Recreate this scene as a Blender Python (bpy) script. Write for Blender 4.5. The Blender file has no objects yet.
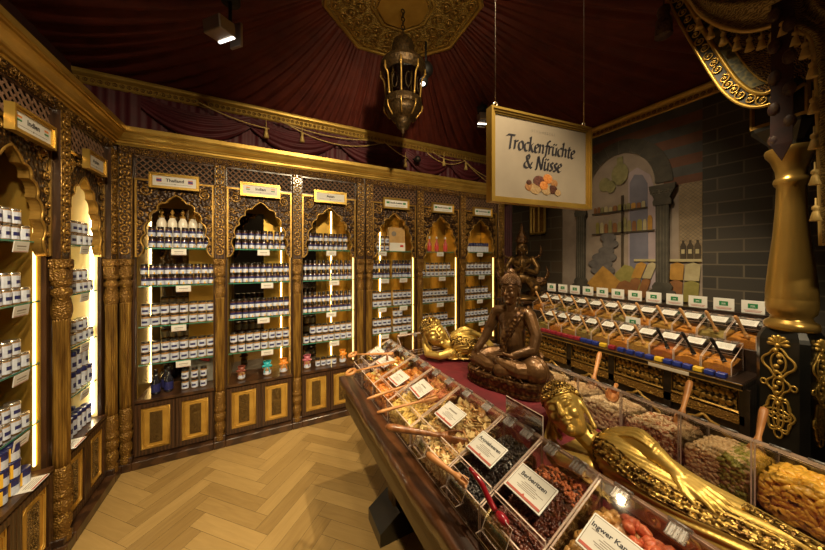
import bpy, bmesh, math, random
import numpy as np
from mathutils import Matrix, Vector, geometry, noise
PI = math.pi
random.seed(7)
SC = bpy.context.scene
COL = SC.collection

# ------------------------------------------------------------------ camera, world, lights, exposure
cam = bpy.data.cameras.new('camera'); cam_o = bpy.data.objects.new('camera', cam); COL.objects.link(cam_o)
cam.sensor_width = 36.0; cam.lens = 36.0*285.0/825.0; cam.shift_y = -16.0/825.0
cam.clip_start = 0.02; cam.clip_end = 60
cam_o.location = (0, 0, 1.6); cam_o.rotation_euler = (PI/2, 0, -math.atan2(148.5, 285.0))
SC.camera = cam_o
SC.view_settings.view_transform = 'Standard'; SC.view_settings.look = 'None'
SC.view_settings.gamma = 1.0; SC.view_settings.use_curve_mapping = False
SC.view_settings.exposure = 0.0
world = bpy.data.worlds.new('world'); SC.world = world; world.use_nodes = True
bg = world.node_tree.nodes['Background']; bg.inputs[0].default_value = (1.0, .72, .42, 1); bg.inputs[1].default_value = 0.022
WARM = (1.0, .79, .48)
def spot(loc, tgt, e, size=70, blend=.5, col=WARM, rad=.05):
    l = bpy.data.lights.new('spot_lamp', 'SPOT'); l.energy = e; l.color = col; l.spot_size = math.radians(size); l.spot_blend = blend; l.shadow_soft_size = rad
    o = bpy.data.objects.new('spot_lamp', l); COL.objects.link(o); o.location = loc
    o.rotation_euler = (Vector(tgt)-Vector(loc)).to_track_quat('-Z', 'Y').to_euler(); return o
def area(loc, tgt, e, sx, sy, col=WARM):
    l = bpy.data.lights.new('area_lamp', 'AREA'); l.energy = e; l.color = col; l.shape = 'RECTANGLE'; l.size = sx; l.size_y = sy
    o = bpy.data.objects.new('area_lamp', l); COL.objects.link(o); o.location = loc
    o.rotation_euler = (Vector(tgt)-Vector(loc)).to_track_quat('-Z', 'Y').to_euler(); return o
# ceiling track spots of the shop (two fixtures are in view, the others hang behind the camera)
spot((-.30, .30, 3.0), (-.45, 2.4, .3), 230, 75, .6)       # aisle floor and cabinets
spot((.55, .25, 3.05), (1.1, 2.9, 1.9), 260, 80, .7)        # right cabinets
spot((.75, -.45, 3.0), (1.0, .75, .95), 150, 62, .6)        # table front
spot((.92, 1.15, 3.05), (.78, 1.35, .9), 150, 92, .5, rad=.025)       # table middle
spot((.2, -.6, 3.0), (-1.0, 1.7, 1.5), 200, 80, .7)         # left cabinets
spot((1.75, .75, 3.2), (2.6, 1.3, 1.1), 260, 72, .7)        # spice counter
spot((1.9, 1.5, 3.3), (3.5, 1.65, 1.9), 46, 60, .8)          # mural
spot((1.2, -.9, 2.6), (2.45, .41, 1.45), 70, 26, .6)          # column
spot((1.5, -.3, 3.0), (1.0, .35, 1.0), 60, 50, .7)          # reclining statue rim

# ------------------------------------------------------------------ materials
MATS = {}
def M(name, c, c2=None, rough=.5, metal=0.0, scale=20, tex='noise', bump=0.0, bscale=None, lo=.35, hi=.65, detail=4, spec=.5, emit=None, es=0, stretch=None, coat=0.0, sss=0, sheen=0):
    m = bpy.data.materials.new(name); m.use_nodes = True; nt = m.node_tree; N = nt.nodes; L = nt.links
    b = N['Principled BSDF']; b.inputs['Base Color'].default_value = (*c, 1); b.inputs['Roughness'].default_value = rough
    b.inputs['Metallic'].default_value = metal; b.inputs['Specular IOR Level'].default_value = spec
    if coat: b.inputs['Coat Weight'].default_value = coat; b.inputs['Coat Roughness'].default_value = .15
    if sheen: b.inputs['Sheen Weight'].default_value = sheen; b.inputs['Sheen Roughness'].default_value = .4; b.inputs['Sheen Tint'].default_value = (*c, 1)
    if emit: b.inputs['Emission Color'].default_value = (*emit, 1); b.inputs['Emission Strength'].default_value = es
    if c2 or bump:
        tc = N.new('ShaderNodeTexCoord'); mp = N.new('ShaderNodeMapping'); L.new(tc.outputs['Object'], mp.inputs[0])
        if stretch: mp.inputs['Scale'].default_value = stretch
        def node(s):
            if tex == 'voronoi':
                t = N.new('ShaderNodeTexVoronoi'); t.inputs['Scale'].default_value = s; t.feature = 'SMOOTH_F1'; t.inputs['Smoothness'].default_value = .6; o = t.outputs['Distance']
            elif tex == 'edge':
                t = N.new('ShaderNodeTexVoronoi'); t.inputs['Scale'].default_value = s; t.feature = 'DISTANCE_TO_EDGE'; o = t.outputs['Distance']
            elif tex == 'wave':
                t = N.new('ShaderNodeTexWave'); t.inputs['Scale'].default_value = s; t.inputs['Distortion'].default_value = 6; t.inputs['Detail'].default_value = 3; o = t.outputs['Fac']
            elif tex == 'scroll':
                t = N.new('ShaderNodeTexWave'); t.wave_type = 'RINGS'; t.inputs['Scale'].default_value = s; t.inputs['Distortion'].default_value = 9; t.inputs['Detail'].default_value = 1.5; t.inputs['Detail Scale'].default_value = 2; o = t.outputs['Fac']
            else:
                t = N.new('ShaderNodeTexNoise'); t.inputs['Scale'].default_value = s; t.inputs['Detail'].default_value = detail; o = t.outputs['Fac']
            L.new(mp.outputs[0], t.inputs['Vector']); return o
        o = node(scale)
        if c2:
            r = N.new('ShaderNodeValToRGB'); r.color_ramp.elements[0].position = lo; r.color_ramp.elements[1].position = hi
            r.color_ramp.elements[0].color = (*c, 1); r.color_ramp.elements[1].color = (*c2, 1)
            L.new(o, r.inputs[0]); L.new(r.outputs[0], b.inputs['Base Color'])
        if bump:
            bo = o if bscale is None else node(bscale)
            bp = N.new('ShaderNodeBump'); bp.inputs['Strength'].default_value = bump; bp.inputs['Distance'].default_value = .01
            L.new(bo, bp.inputs['Height']); L.new(bp.outputs[0], b.inputs['Normal'])
    MATS[name] = m; return m
def acrylic(name, tint, k0, k1, rough=.02):
    # clear sheet: transparent with a mirror-like coat that grows at grazing angles
    m = bpy.data.materials.new(name); m.use_nodes = True; nt = m.node_tree; N = nt.nodes; L = nt.links
    N.remove(N['Principled BSDF']); out = N['Material Output']
    t = N.new('ShaderNodeBsdfTransparent'); t.inputs[0].default_value = (*tint, 1)
    g = N.new('ShaderNodeBsdfGlossy'); g.inputs['Roughness'].default_value = rough; g.inputs[0].default_value = (1, 1, 1, 1)
    lw = N.new('ShaderNodeLayerWeight'); lw.inputs[0].default_value = .3
    mr = N.new('ShaderNodeMapRange'); mr.inputs['To Min'].default_value = k0; mr.inputs['To Max'].default_value = k1
    mx = N.new('ShaderNodeMixShader'); L.new(lw.outputs['Facing'], mr.inputs[0]); L.new(mr.outputs[0], mx.inputs[0])
    L.new(t.outputs[0], mx.inputs[1]); L.new(g.outputs[0], mx.inputs[2]); L.new(mx.outputs[0], out.inputs[0])
    MATS[name] = m; return m

gold = M('gold_trim', (.46, .285, .055), (.60, .39, .09), .36, .65, 6, bump=.08, bscale=30)
gold_dark = M('gold_trim_dark', (.30, .17, .035), (.46, .27, .06), .38, .7, 14, bump=.15)
gold_carved = M('gold_carved', (.20, .10, .018), (.56, .34, .07), .44, .45, 110, 'voronoi', .7, lo=.75, hi=.15)
gold_shaft = M('gold_shaft', (.14, .066, .012), (.40, .225, .04), .40, .5, 42, bump=.4, stretch=(1, 1, .10))
carved = M('carved_walnut_gilt', (.38, .20, .045), (.026, .010, .0035), .38, .35, 52, 'voronoi', 1.0, lo=.08, hi=.40)
carved_fine = M('carved_walnut_fine', (.40, .21, .05), (.05, .02, .007), .4, .4, 105, 'voronoi', 1.0, lo=.15, hi=.5)
walnut = M('dark_walnut', (.030, .013, .006), (.065, .028, .011), .38, 0, 14, 'wave', .15, stretch=(1, 1, .15), coat=.3)
walnut_x = M('dark_walnut_rail', (.035, .015, .007), (.07, .03, .012), .36, 0, 14, 'wave', .15, stretch=(.15, 1, 1), coat=.3)
lattice_m = M('lattice_brown', (.16, .085, .05), (.24, .14, .09), .42, 0, 30)
black = M('black', (.008, .007, .006), rough=.6)
door_gold = M('door_panel_gold', (.50, .28, .045), (.62, .37, .07), .42, .45, 9, bump=.1, bscale=60)
door_orn = M('door_ornament', (.42, .24, .05), (.045, .022, .008), .45, .4, 70, 'scroll', .8, lo=.4, hi=.6)
brass_back = M('brass_sheet', (.44, .27, .05), (.54, .34, .07), .30, .75, 2.0, bump=.03, bscale=8)
cream_back = M('cream_sheet', (.85, .66, .30), (.90, .72, .36), .40, .1, 2.0)
mirror_m = M('smoked_mirror', (.22, .18, .13), rough=.06, metal=1.0)
glass_shelf = acrylic('shelf_glass', (.86, .93, .88), .06, .6)
glass_edge = M('shelf_glass_edge', (.05, .22, .15), rough=.2)
acr = acrylic('clear_acrylic', (.985, .975, .965), .012, .45)
acr_dark = acrylic('smoked_acrylic', (.45, .38, .33), .04, .5)
acr_edge = M('acrylic_edge', (.62, .48, .40), rough=.25, spec=.8)
acr_hinge = acrylic('acrylic_hinge', (.70, .66, .62), .07, .40, .45)
led_w = M('led_warm', (1, .8, .4), emit=(1.0, .70, .26), es=15)
led_f = M('led_amber', (1, .8, .4), emit=(1.0, .66, .24), es=5)
led_c = M('led_white', (1, .95, .85), emit=(1.0, .88, .62), es=22)
paper = M('paper_card', (.56, .54, .50), (.60, .58, .54), .6, 0, 8)
paper_w = M('paper_white', (.72, .71, .68), rough=.6)
card_red = M('card_red', (.42, .07, .045), rough=.6)
ink = M('ink_black', (.015, .013, .02), rough=.6)
ink_grey = M('ink_grey', (.22, .19, .16), rough=.7)
label_w = M('label_white', (.48, .53, .66), (.62, .66, .78), .45, 0, 60)
label_b = M('label_blue', (.02, .022, .12), rough=.45)
label_y = M('label_yellow', (.75, .45, .04), rough=.45)
label_r = M('label_red', (.55, .04, .04), rough=.45)
jar_dark = M('jar_contents_dark', (.05, .022, .012), (.12, .05, .02), .18, 0, 90, coat=.6)
jar_mid = M('jar_contents_brown', (.25, .12, .04), (.42, .25, .10), .2, 0, 90, coat=.6)
lid_dark = M('lid_dark', (.018, .013, .012), rough=.28, metal=.3)
lid_brown = M('lid_bronze', (.20, .12, .06), rough=.25, metal=.8)
lid_blue = M('lid_blue', (.015, .018, .10), rough=.3)
lid_silver = M('lid_silver', (.62, .58, .52), rough=.25, metal=.9)
ceramic = M('white_ceramic', (.86, .80, .68), rough=.25)
kraft = M('kraft_paper', (.42, .26, .10), (.50, .32, .14), .7, 0, 18)
flag_g = M('flag_green', (.01, .20, .06), rough=.6)
flag_o = M('flag_orange', (.75, .25, .03), rough=.6)
flag_r = M('flag_red', (.55, .03, .04), rough=.6)
flag_b = M('flag_blue', (.03, .03, .25), rough=.6)
velvet = M('red_velvet', (.085, .002, .006), (.13, .004, .010), .7, 0, 12, bump=.2, sheen=.3)
tent_m = M('tent_cloth', (.078, .0085, .0035), (.115, .014, .005), .7, 0, 8, bump=.1, bscale=60)
drape_m = M('drape_cloth', (.060, .006, .010), (.09, .010, .016), .6, 0, 7)
cord_m = M('gold_cord', (.55, .38, .12), rough=.5, metal=.2)
rosette_m = M('rosette_relief', (.62, .40, .08), (.20, .11, .02), .42, .3, 24, 'scroll', 1.0, lo=.45, hi=.75)
lantern_m = M('lantern_bronze', (.030, .018, .007), (.085, .048, .016), .45, .7, 60, bump=.5)
lantern_gl = acrylic('lantern_glass', (.30, .27, .24), .05, .5)
steel = M('brushed_steel', (.42, .36, .29), rough=.35, metal=.9)
lamp_on = M('lamp_lens', (1, 1, 1), emit=(1, .93, .85), es=5)
table_wood = M('table_wood', (.022, .008, .0035), (.075, .027, .010), .28, 0, 5, 'wave', .5, stretch=(1, .25, 1), coat=.5)
apron_m = M('table_apron', (.13, .085, .03), (.19, .12, .045), .5, 0, 5, 'wave', .2, stretch=(1, .15, 1))
scoop_m = M('scoop_wood', (.36, .15, .045), (.47, .21, .07), .42, 0, 10, 'wave', .08, stretch=(.3, 1, 1))
scoop_dk = M('scoop_wood_dark', (.16, .055, .016), (.24, .09, .028), .35, 0, 10, 'wave', .08, coat=.3)
red_gl = M('red_gloss', (.22, .006, .012), rough=.15, coat=.8)
leaf = M('gold_leaf', (.52, .34, .075), (.64, .44, .12), .38, .62, 14, bump=.10, bscale=90)
leaf_orn = M('gold_ornament', (.70, .46, .12), (.10, .05, .012), .32, .8, 75, 'voronoi', 1.0, lo=.2, hi=.62)
bronze = M('statue_bronze', (.085, .041, .016), (.20, .10, .037), .36, .5, 9, bump=.25, bscale=80, coat=.25)
sign_panel = M('sign_panel', (.29, .24, .185), (.33, .275, .21), .55, 0, 8)
bronze_g = M('statue_bronze_gilt', (.20, .10, .03), (.07, .03, .012), .4, .6, 60, 'voronoi', .8, lo=.2, hi=.6)
bronze_d = M('statue_dark_bronze', (.05, .025, .010), (.22, .12, .035), .38, .7, 22, bump=.4)
pedestal_m = M('pedestal_black', (.006, .006, .005), (.011, .010, .008), .3, 0, 10, coat=.4)
column_m = M('column_gold', (.50, .31, .075), (.58, .37, .10), .28, .8, 3, bump=.05, bscale=40)
brocade = M('gold_brocade', (.36, .26, .085), (.13, .08, .025), .45, .3, 26, 'scroll', .3, lo=.4, hi=.6)
brocade_dk = M('dark_embroidery', (.02, .008, .008), (.30, .16, .03), .5, .3, 34, 'scroll', .5, lo=.62, hi=.8)
fringe_m = M('dark_fringe', (.03, .006, .010), (.10, .055, .02), .6, 0, 60)
counter_pan = M('counter_carving', (.46, .27, .055), (.016, .009, .004), .38, .45, 58, 'voronoi', .9, lo=.22, hi=.55)
scoop_pale = M('scoop_pale', (.50, .25, .085), (.60, .33, .12), .42, 0, 10, 'wave', .06)
counter_dk = M('counter_ebony', (.012, .007, .005), (.025, .013, .008), .35, 0, 12, 'wave', .1, coat=.3)
packet = {k: M('packet_'+k, c, rough=.4) for k, c in dict(blue=(.015, .03, .22), red=(.25, .015, .03), yellow=(.65, .42, .03), white=(.5, .42, .32)).items()}
def floor_mat():
    m = bpy.data.materials.new('oak_parquet'); m.use_nodes = True; N = m.node_tree.nodes; L = m.node_tree.links; b = N['Principled BSDF']
    uv = N.new('ShaderNodeUVMap'); mp = N.new('ShaderNodeMapping'); mp.inputs['Scale'].default_value = (1.6, 14, 1); L.new(uv.outputs[0], mp.inputs[0])
    n = N.new('ShaderNodeTexNoise'); n.inputs['Scale'].default_value = 3; n.inputs['Detail'].default_value = 6; n.inputs['Distortion'].default_value = .8; L.new(mp.outputs[0], n.inputs['Vector'])
    at = N.new('ShaderNodeAttribute'); at.attribute_name = 'plank'
    r = N.new('ShaderNodeValToRGB'); r.color_ramp.elements[0].color = (.27, .165, .052, 1); r.color_ramp.elements[1].color = (.47, .31, .115, 1)
    r.color_ramp.elements[0].position = .2; r.color_ramp.elements[1].position = .85
    a = N.new('ShaderNodeMath'); a.operation = 'MULTIPLY_ADD'; a.inputs[1].default_value = .55; L.new(n.outputs['Fac'], a.inputs[0])
    c = N.new('ShaderNodeMath'); c.operation = 'MULTIPLY'; c.inputs[1].default_value = .5; L.new(at.outputs['Fac'], c.inputs[0]); L.new(c.outputs[0], a.inputs[2])
    L.new(a.outputs[0], r.inputs[0]); L.new(r.outputs[0], b.inputs['Base Color']); b.inputs['Roughness'].default_value = .42
    return m
oak = floor_mat()
def brick_mat(name, c1, c2, mortar, sc, bw=.32, rh=.13, ms=.006, axes='yz'):
    m = bpy.data.materials.new(name); m.use_nodes = True; N = m.node_tree.nodes; L = m.node_tree.links; b = N['Principled BSDF']
    tc = N.new('ShaderNodeTexCoord'); sx = N.new('ShaderNodeSeparateXYZ'); cx = N.new('ShaderNodeCombineXYZ'); L.new(tc.outputs['Object'], sx.inputs[0])
    L.new(sx.outputs['XYZ'.index(axes[0].upper())], cx.inputs[0]); L.new(sx.outputs['XYZ'.index(axes[1].upper())], cx.inputs[1])
    t = N.new('ShaderNodeTexBrick'); t.inputs['Scale'].default_value = 1; t.inputs['Brick Width'].default_value = bw; t.inputs['Row Height'].default_value = rh; t.inputs['Mortar Size'].default_value = ms
    t.inputs['Color1'].default_value = (*c1, 1); t.inputs['Color2'].default_value = (*c2, 1); t.inputs['Mortar'].default_value = (*mortar, 1)
    L.new(cx.outputs[0], t.inputs['Vector']); L.new(t.outputs['Color'], b.inputs['Base Color']); b.inputs['Roughness'].default_value = .75
    return m
rosette_fill = spot((.2, -.9, 2.2), (1.05, 2.0, 3.8), 150, 34, .9, rad=.35)  # added fill aimed up to brighten rosette and tent, no shop fixture there
brick_dark = brick_mat('painted_dark_brick', (.020, .017, .014), (.036, .030, .024), (.06, .05, .038), 1)

# ------------------------------------------------------------------ mesh building
def catmull(pts, n=6, closed=False):
    P = [Vector(p) for p in pts]; out = []; k = len(P)
    rng = range(k) if closed else range(k-1)
    for i in rng:
        a = P[(i-1) % k] if (closed or i > 0) else P[0]*2-P[1]
        b = P[i]; c = P[(i+1) % k]
        d = P[(i+2) % k] if (closed or i+2 < k) else P[-1]*2-P[-2]
        for j in range(n):
            t = j/n; out.append(.5*((2*b)+(c-a)*t+(2*a-5*b+4*c-d)*t*t+(3*b-a-3*c+d)*t**3))
    if not closed: out.append(P[-1])
    return out
class MB:
    def __init__(s): s.v = []; s.f = []; s.mi = []; s.sm = []; s.m = 0; s.X = Matrix.Identity(4)
    def add(s, vs, fs, smooth=False, mi=None):
        o = len(s.v); X = s.X; s.v += [tuple(X @ Vector(p)) for p in vs]
        for i, f in enumerate(fs):
            s.f.append([o+q for q in f]); s.sm.append(smooth); s.mi.append(s.m if mi is None else (mi[i] if isinstance(mi, (list, tuple)) else mi))
        return s
    def box(s, c, d, R=None, mi=None):
        x, y, z = d[0]/2, d[1]/2, d[2]/2
        vs = [Vector((a, b, e)) for a in (-x, x) for b in (-y, y) for e in (-z, z)]
        if R is not None: vs = [R @ v for v in vs]
        C = Vector(c); vs = [v+C for v in vs]
        return s.add(vs, [(0, 1, 3, 2), (4, 6, 7, 5), (0, 4, 5, 1), (2, 3, 7, 6), (0, 2, 6, 4), (1, 5, 7, 3)], mi=mi)
    def b2(s, x0, x1, y0, y1, z0, z1, mi=None): return s.box(((x0+x1)/2, (y0+y1)/2, (z0+z1)/2), (x1-x0, y1-y0, z1-z0), mi=mi)
    def rbox(s, c, d, b=.004, R=None):
        # box with chamfered edges
        h = [d[0]/2, d[1]/2, d[2]/2]; b = min(b, min(h)*.9); vs = []; idx = {}
        for sx in (-1, 1):
            for sy in (-1, 1):
                for sz in (-1, 1):
                    for ax in range(3):
                        p = [sx*(h[0]-b), sy*(h[1]-b), sz*(h[2]-b)]; p[ax] = (sx, sy, sz)[ax]*h[ax]
                        idx[(sx, sy, sz, ax)] = len(vs); vs.append(Vector(p))
        fs = []
        for ax in range(3):
            u, v = [(1, 2), (2, 0), (0, 1)][ax]
            for sg in (-1, 1):
                q = []
                for a, e in ((-1, -1), (1, -1), (1, 1), (-1, 1)):
                    t = [0, 0, 0]; t[ax] = sg; t[u] = a; t[v] = e; q.append(idx[(*t, ax)])
                fs.append(q if sg > 0 else q[::-1])
            for a in (-1, 1):
                for e in (-1, 1):
                    t1 = [0, 0, 0]; t1[u] = a; t1[v] = e; t2 = list(t1); t1[ax] = -1; t2[ax] = 1
                    fs.append([idx[(*t1, u)], idx[(*t2, u)], idx[(*t2, v)], idx[(*t1, v)]])
        for sx in (-1, 1):
            for sy in (-1, 1):
                for sz in (-1, 1): fs.append([idx[(sx, sy, sz, 0)], idx[(sx, sy, sz, 1)], idx[(sx, sy, sz, 2)]])
        if R is not None: vs = [R @ v for v in vs]
        C = Vector(c); return s.add([v+C for v in vs], fs)
    def lathe(s, prof, n=16, c=(0, 0, 0), mod=None, smooth=True, R=None, caps=True, mi=None):
        vs = []; fs = []; C = Vector(c); k = len(prof)
        for (r, z) in prof:
            for j in range(n):
                a = 2*PI*j/n; rr = r*(mod(a, z) if mod else 1); p = Vector((rr*math.cos(a), rr*math.sin(a), z))
                vs.append((R @ p if R is not None else p)+C)
        mm = []
        for i in range(k-1):
            for j in range(n): fs.append((i*n+j, i*n+(j+1) % n, (i+1)*n+(j+1) % n, (i+1)*n+j)); mm.append(mi[i] if isinstance(mi, (list, tuple)) else (s.m if mi is None else mi))
        if caps:
            if prof[0][0] > 1e-5: fs.append(tuple(range(n))[::-1]); mm.append(mm[0])
            if prof[-1][0] > 1e-5: fs.append(tuple((k-1)*n+j for j in range(n))); mm.append(mm[-1])
        return s.add(vs, fs, smooth, mm)
    def cyl(s, p0, p1, r0, r1=None, n=12, smooth=True):
        p0 = Vector(p0); p1 = Vector(p1); d = p1-p0; R = d.to_track_quat('Z', 'Y').to_matrix(); r1 = r0 if r1 is None else r1
        return s.lathe([(r0, 0), (r1, d.length)], n, p0, R=R, smooth=smooth)
    def sph(s, c, r, nu=12, nv=8, R=None):
        if not hasattr(r, '__len__'): r = (r, r, r)
        vs = [Vector((0, 0, -r[2]))]; fs = []
        for i in range(1, nv):
            t = -PI/2+PI*i/nv
            for j in range(nu): a = 2*PI*j/nu; vs.append(Vector((r[0]*math.cos(t)*math.cos(a), r[1]*math.cos(t)*math.sin(a), r[2]*math.sin(t))))
        vs.append(Vector((0, 0, r[2]))); e = len(vs)-1
        for j in range(nu): fs.append((0, 1+(j+1) % nu, 1+j)); fs.append((e, e-nu+j, e-nu+(j+1) % nu))
        for i in range(nv-2):
            for j in range(nu): fs.append((1+i*nu+j, 1+i*nu+(j+1) % nu, 1+(i+1)*nu+(j+1) % nu, 1+(i+1)*nu+j))
        if R is not None: vs = [R @ v for v in vs]
        C = Vector(c); return s.add([v+C for v in vs], fs, True)
    def cap(s, p0, p1, r0, r1=None, n=12):
        # tapered capsule
        r1 = r0 if r1 is None else r1; p0 = Vector(p0); p1 = Vector(p1); d = p1-p0; Ln = d.length
        if Ln < 1e-6: return s.sph(p0, r0)
        R = d.to_track_quat('Z', 'Y').to_matrix(); pr = []
        for i in range(5): a = -PI/2+PI/2*i/4; pr.append((r0*math.cos(a), r0*math.sin(a)))
        for i in range(5): a = PI/2*i/4; pr.append((r1*math.cos(a), Ln+r1*math.sin(a)))
        pr[0] = (1e-4, -r0); pr[-1] = (1e-4, Ln+r1)
        return s.lathe(pr, n, p0, R=R)
    def chain(s, pts, rs, n=10):
        for i in range(len(pts)-1): s.cap(pts[i], pts[i+1], rs[i], rs[i+1], n)
        return s
    def tube(s, pts, r, n=6, closed=False, flat=None, up=None):
        P = [Vector(p) for p in pts]; k = len(P); vs = []; fs = []; prev = None
        for i in range(k):
            a = P[(i-1) % k] if (closed or i > 0) else P[i]; b = P[(i+1) % k] if (closed or i < k-1) else P[i]
            t = (b-a).normalized() if (b-a).length > 1e-9 else Vector((0, 0, 1))
            if up is not None: nrm = (Vector(up)-t*t.dot(Vector(up))).normalized()
            elif prev is None: nrm = t.orthogonal().normalized()
            else:
                nrm = prev-t*prev.dot(t); nrm = nrm.normalized() if nrm.length > 1e-6 else t.orthogonal().normalized()
            prev = nrm; bi = t.cross(nrm); rr = r[i] if hasattr(r, '__len__') else r
            for j in range(n):
                q = 2*PI*(j+.5)/n; vs.append(P[i]+nrm*(math.cos(q)*rr*(flat or 1))+bi*(math.sin(q)*rr))
        for i in range(k if closed else k-1):
            for j in range(n): fs.append((i*n+j, i*n+(j+1) % n, ((i+1) % k)*n+(j+1) % n, ((i+1) % k)*n+j))
        if not closed: fs.append(tuple(range(n))[::-1]); fs.append(tuple((k-1)*n+j for j in range(n)))
        return s.add(vs, fs, n > 4)
    def torus(s, c, R0, r, n=16, m=6, R=None):
        pts = [(R @ Vector((R0*math.cos(2*PI*i/n), R0*math.sin(2*PI*i/n), 0)) if R is not None else Vector((R0*math.cos(2*PI*i/n), R0*math.sin(2*PI*i/n), 0)))+Vector(c) for i in range(n)]
        return s.tube(pts, r, m, True)
    def prism(s, loops, F, d0, d1, mi=None, side=None):
        # loops: list of 2d loops (first outer, others holes); F(u, v, d) -> 3d point
        tri = geometry.tessellate_polygon([[Vector((p[0], p[1], 0)) for p in l] for l in loops]); flat = [p for l in loops for p in l]; n = len(flat)
        vs = [F(p[0], p[1], d0) for p in flat]+[F(p[0], p[1], d1) for p in flat]; fs = []; mm = []
        for t in tri: fs.append(tuple(t)); fs.append(tuple(n+q for q in t)[::-1]); mm += [s.m if mi is None else mi]*2
        o = 0
        for l in loops:
            k = len(l)
            for i in range(k): fs.append((o+i, o+(i+1) % k, n+o+(i+1) % k, n+o+i)); mm.append(side if side is not None else (s.m if mi is None else mi))
            o += k
        return s.add(vs, fs, False, mm)
    def grid(s, fn, nu, nv, smooth=True, closed_u=False, mi=None):
        vs = [fn(i/(nu if closed_u else nu-1), j/(nv-1)) for i in range(nu) for j in range(nv)]; fs = []
        for i in range(nu if closed_u else nu-1):
            for j in range(nv-1): a = i*nv+j; b = ((i+1) % nu)*nv+j; fs.append((a, b, b+1, a+1))
        return s.add(vs, fs, smooth, mi)
    def sheet(s, c, d, R=None):
        # flat clear sheet: two large faces slot 0, narrow faces slot 1
        k = min(range(3), key=lambda i: d[i]); mi = [1]*6; mi[2*k] = 0; mi[2*k+1] = 0; return s.box(c, d, R, mi)
    def build(s, name, mats, parent=None, kind=None, fixn=False):
        me = bpy.data.meshes.new(name); me.from_pydata(s.v, [], s.f); me.polygons.foreach_set('material_index', s.mi); me.polygons.foreach_set('use_smooth', s.sm)
        for m in (mats if isinstance(mats, (list, tuple)) else [mats]): me.materials.append(m)
        if fixn:
            bm = bmesh.new(); bm.from_mesh(me); bmesh.ops.recalc_face_normals(bm, faces=bm.faces); bm.to_mesh(me); bm.free()
        me.update(); o = bpy.data.objects.new(name, me); COL.objects.link(o)
        if parent is not None: o.parent = parent
        if kind: o['kind'] = kind
        return o
def tag(o, label, cat, group=None, kind=None):
    o['label'] = label; o['category'] = cat
    if group: o['group'] = group
    if kind: o['kind'] = kind
    return o
def thing(name, label, cat, loc=(0, 0, 0), rz=0, group=None):
    o = bpy.data.objects.new(name, None); COL.objects.link(o); o.location = loc; o.rotation_euler = (0, 0, rz); o.empty_display_size = .05
    return tag(o, label, cat, group)
def place(o, loc, rz=0): o.location = loc; o.rotation_euler = (0, 0, rz); return o
def dup(root, loc, rz=0, label=None, group=None):
    r = root.copy(); COL.objects.link(r); r.location = loc; r.rotation_euler = (0, 0, rz)
    if label: r['label'] = label
    if group: r['group'] = group
    for ch in list(root.children):
        c = ch.copy(); COL.objects.link(c); c.parent = r
        for g in list(ch.children):
            d = g.copy(); COL.objects.link(d); d.parent = c
    return r
def remesh(o, vox, smooth=2, fac=.5):
    r = o.modifiers.new('remesh', 'REMESH'); r.mode = 'VOXEL'; r.voxel_size = vox; r.use_smooth_shade = True
    if smooth: q = o.modifiers.new('smooth', 'SMOOTH'); q.iterations = smooth; q.factor = fac
    return o
_txt = {}
def text_mesh(body, size, shear=0, align='CENTER', bold=0):
    k = (body, size, shear, align, bold)
    if k not in _txt:
        cu = bpy.data.curves.new('lettering', 'FONT'); cu.body = body; cu.size = size; cu.shear = shear; cu.align_x = align; cu.align_y = 'CENTER'; cu.offset = bold; cu.resolution_u = 3
        to = bpy.data.objects.new('lettering', cu); COL.objects.link(to); bpy.context.view_layer.update()
        me = bpy.data.meshes.new_from_object(to.evaluated_get(bpy.context.evaluated_depsgraph_get()))
        _txt[k] = ([tuple(v.co) for v in me.vertices], [list(p.vertices) for p in me.polygons])
        bpy.data.objects.remove(to); bpy.data.curves.remove(cu); bpy.data.meshes.remove(me)
    return _txt[k]
def put_text(mb, body, size, F, shear=0, align='CENTER', bold=0, mi=None):
    vs, fs = text_mesh(body, size, shear, align, bold); mb.add([F(v[0], v[1]) for v in vs], fs, False, mi)
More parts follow.
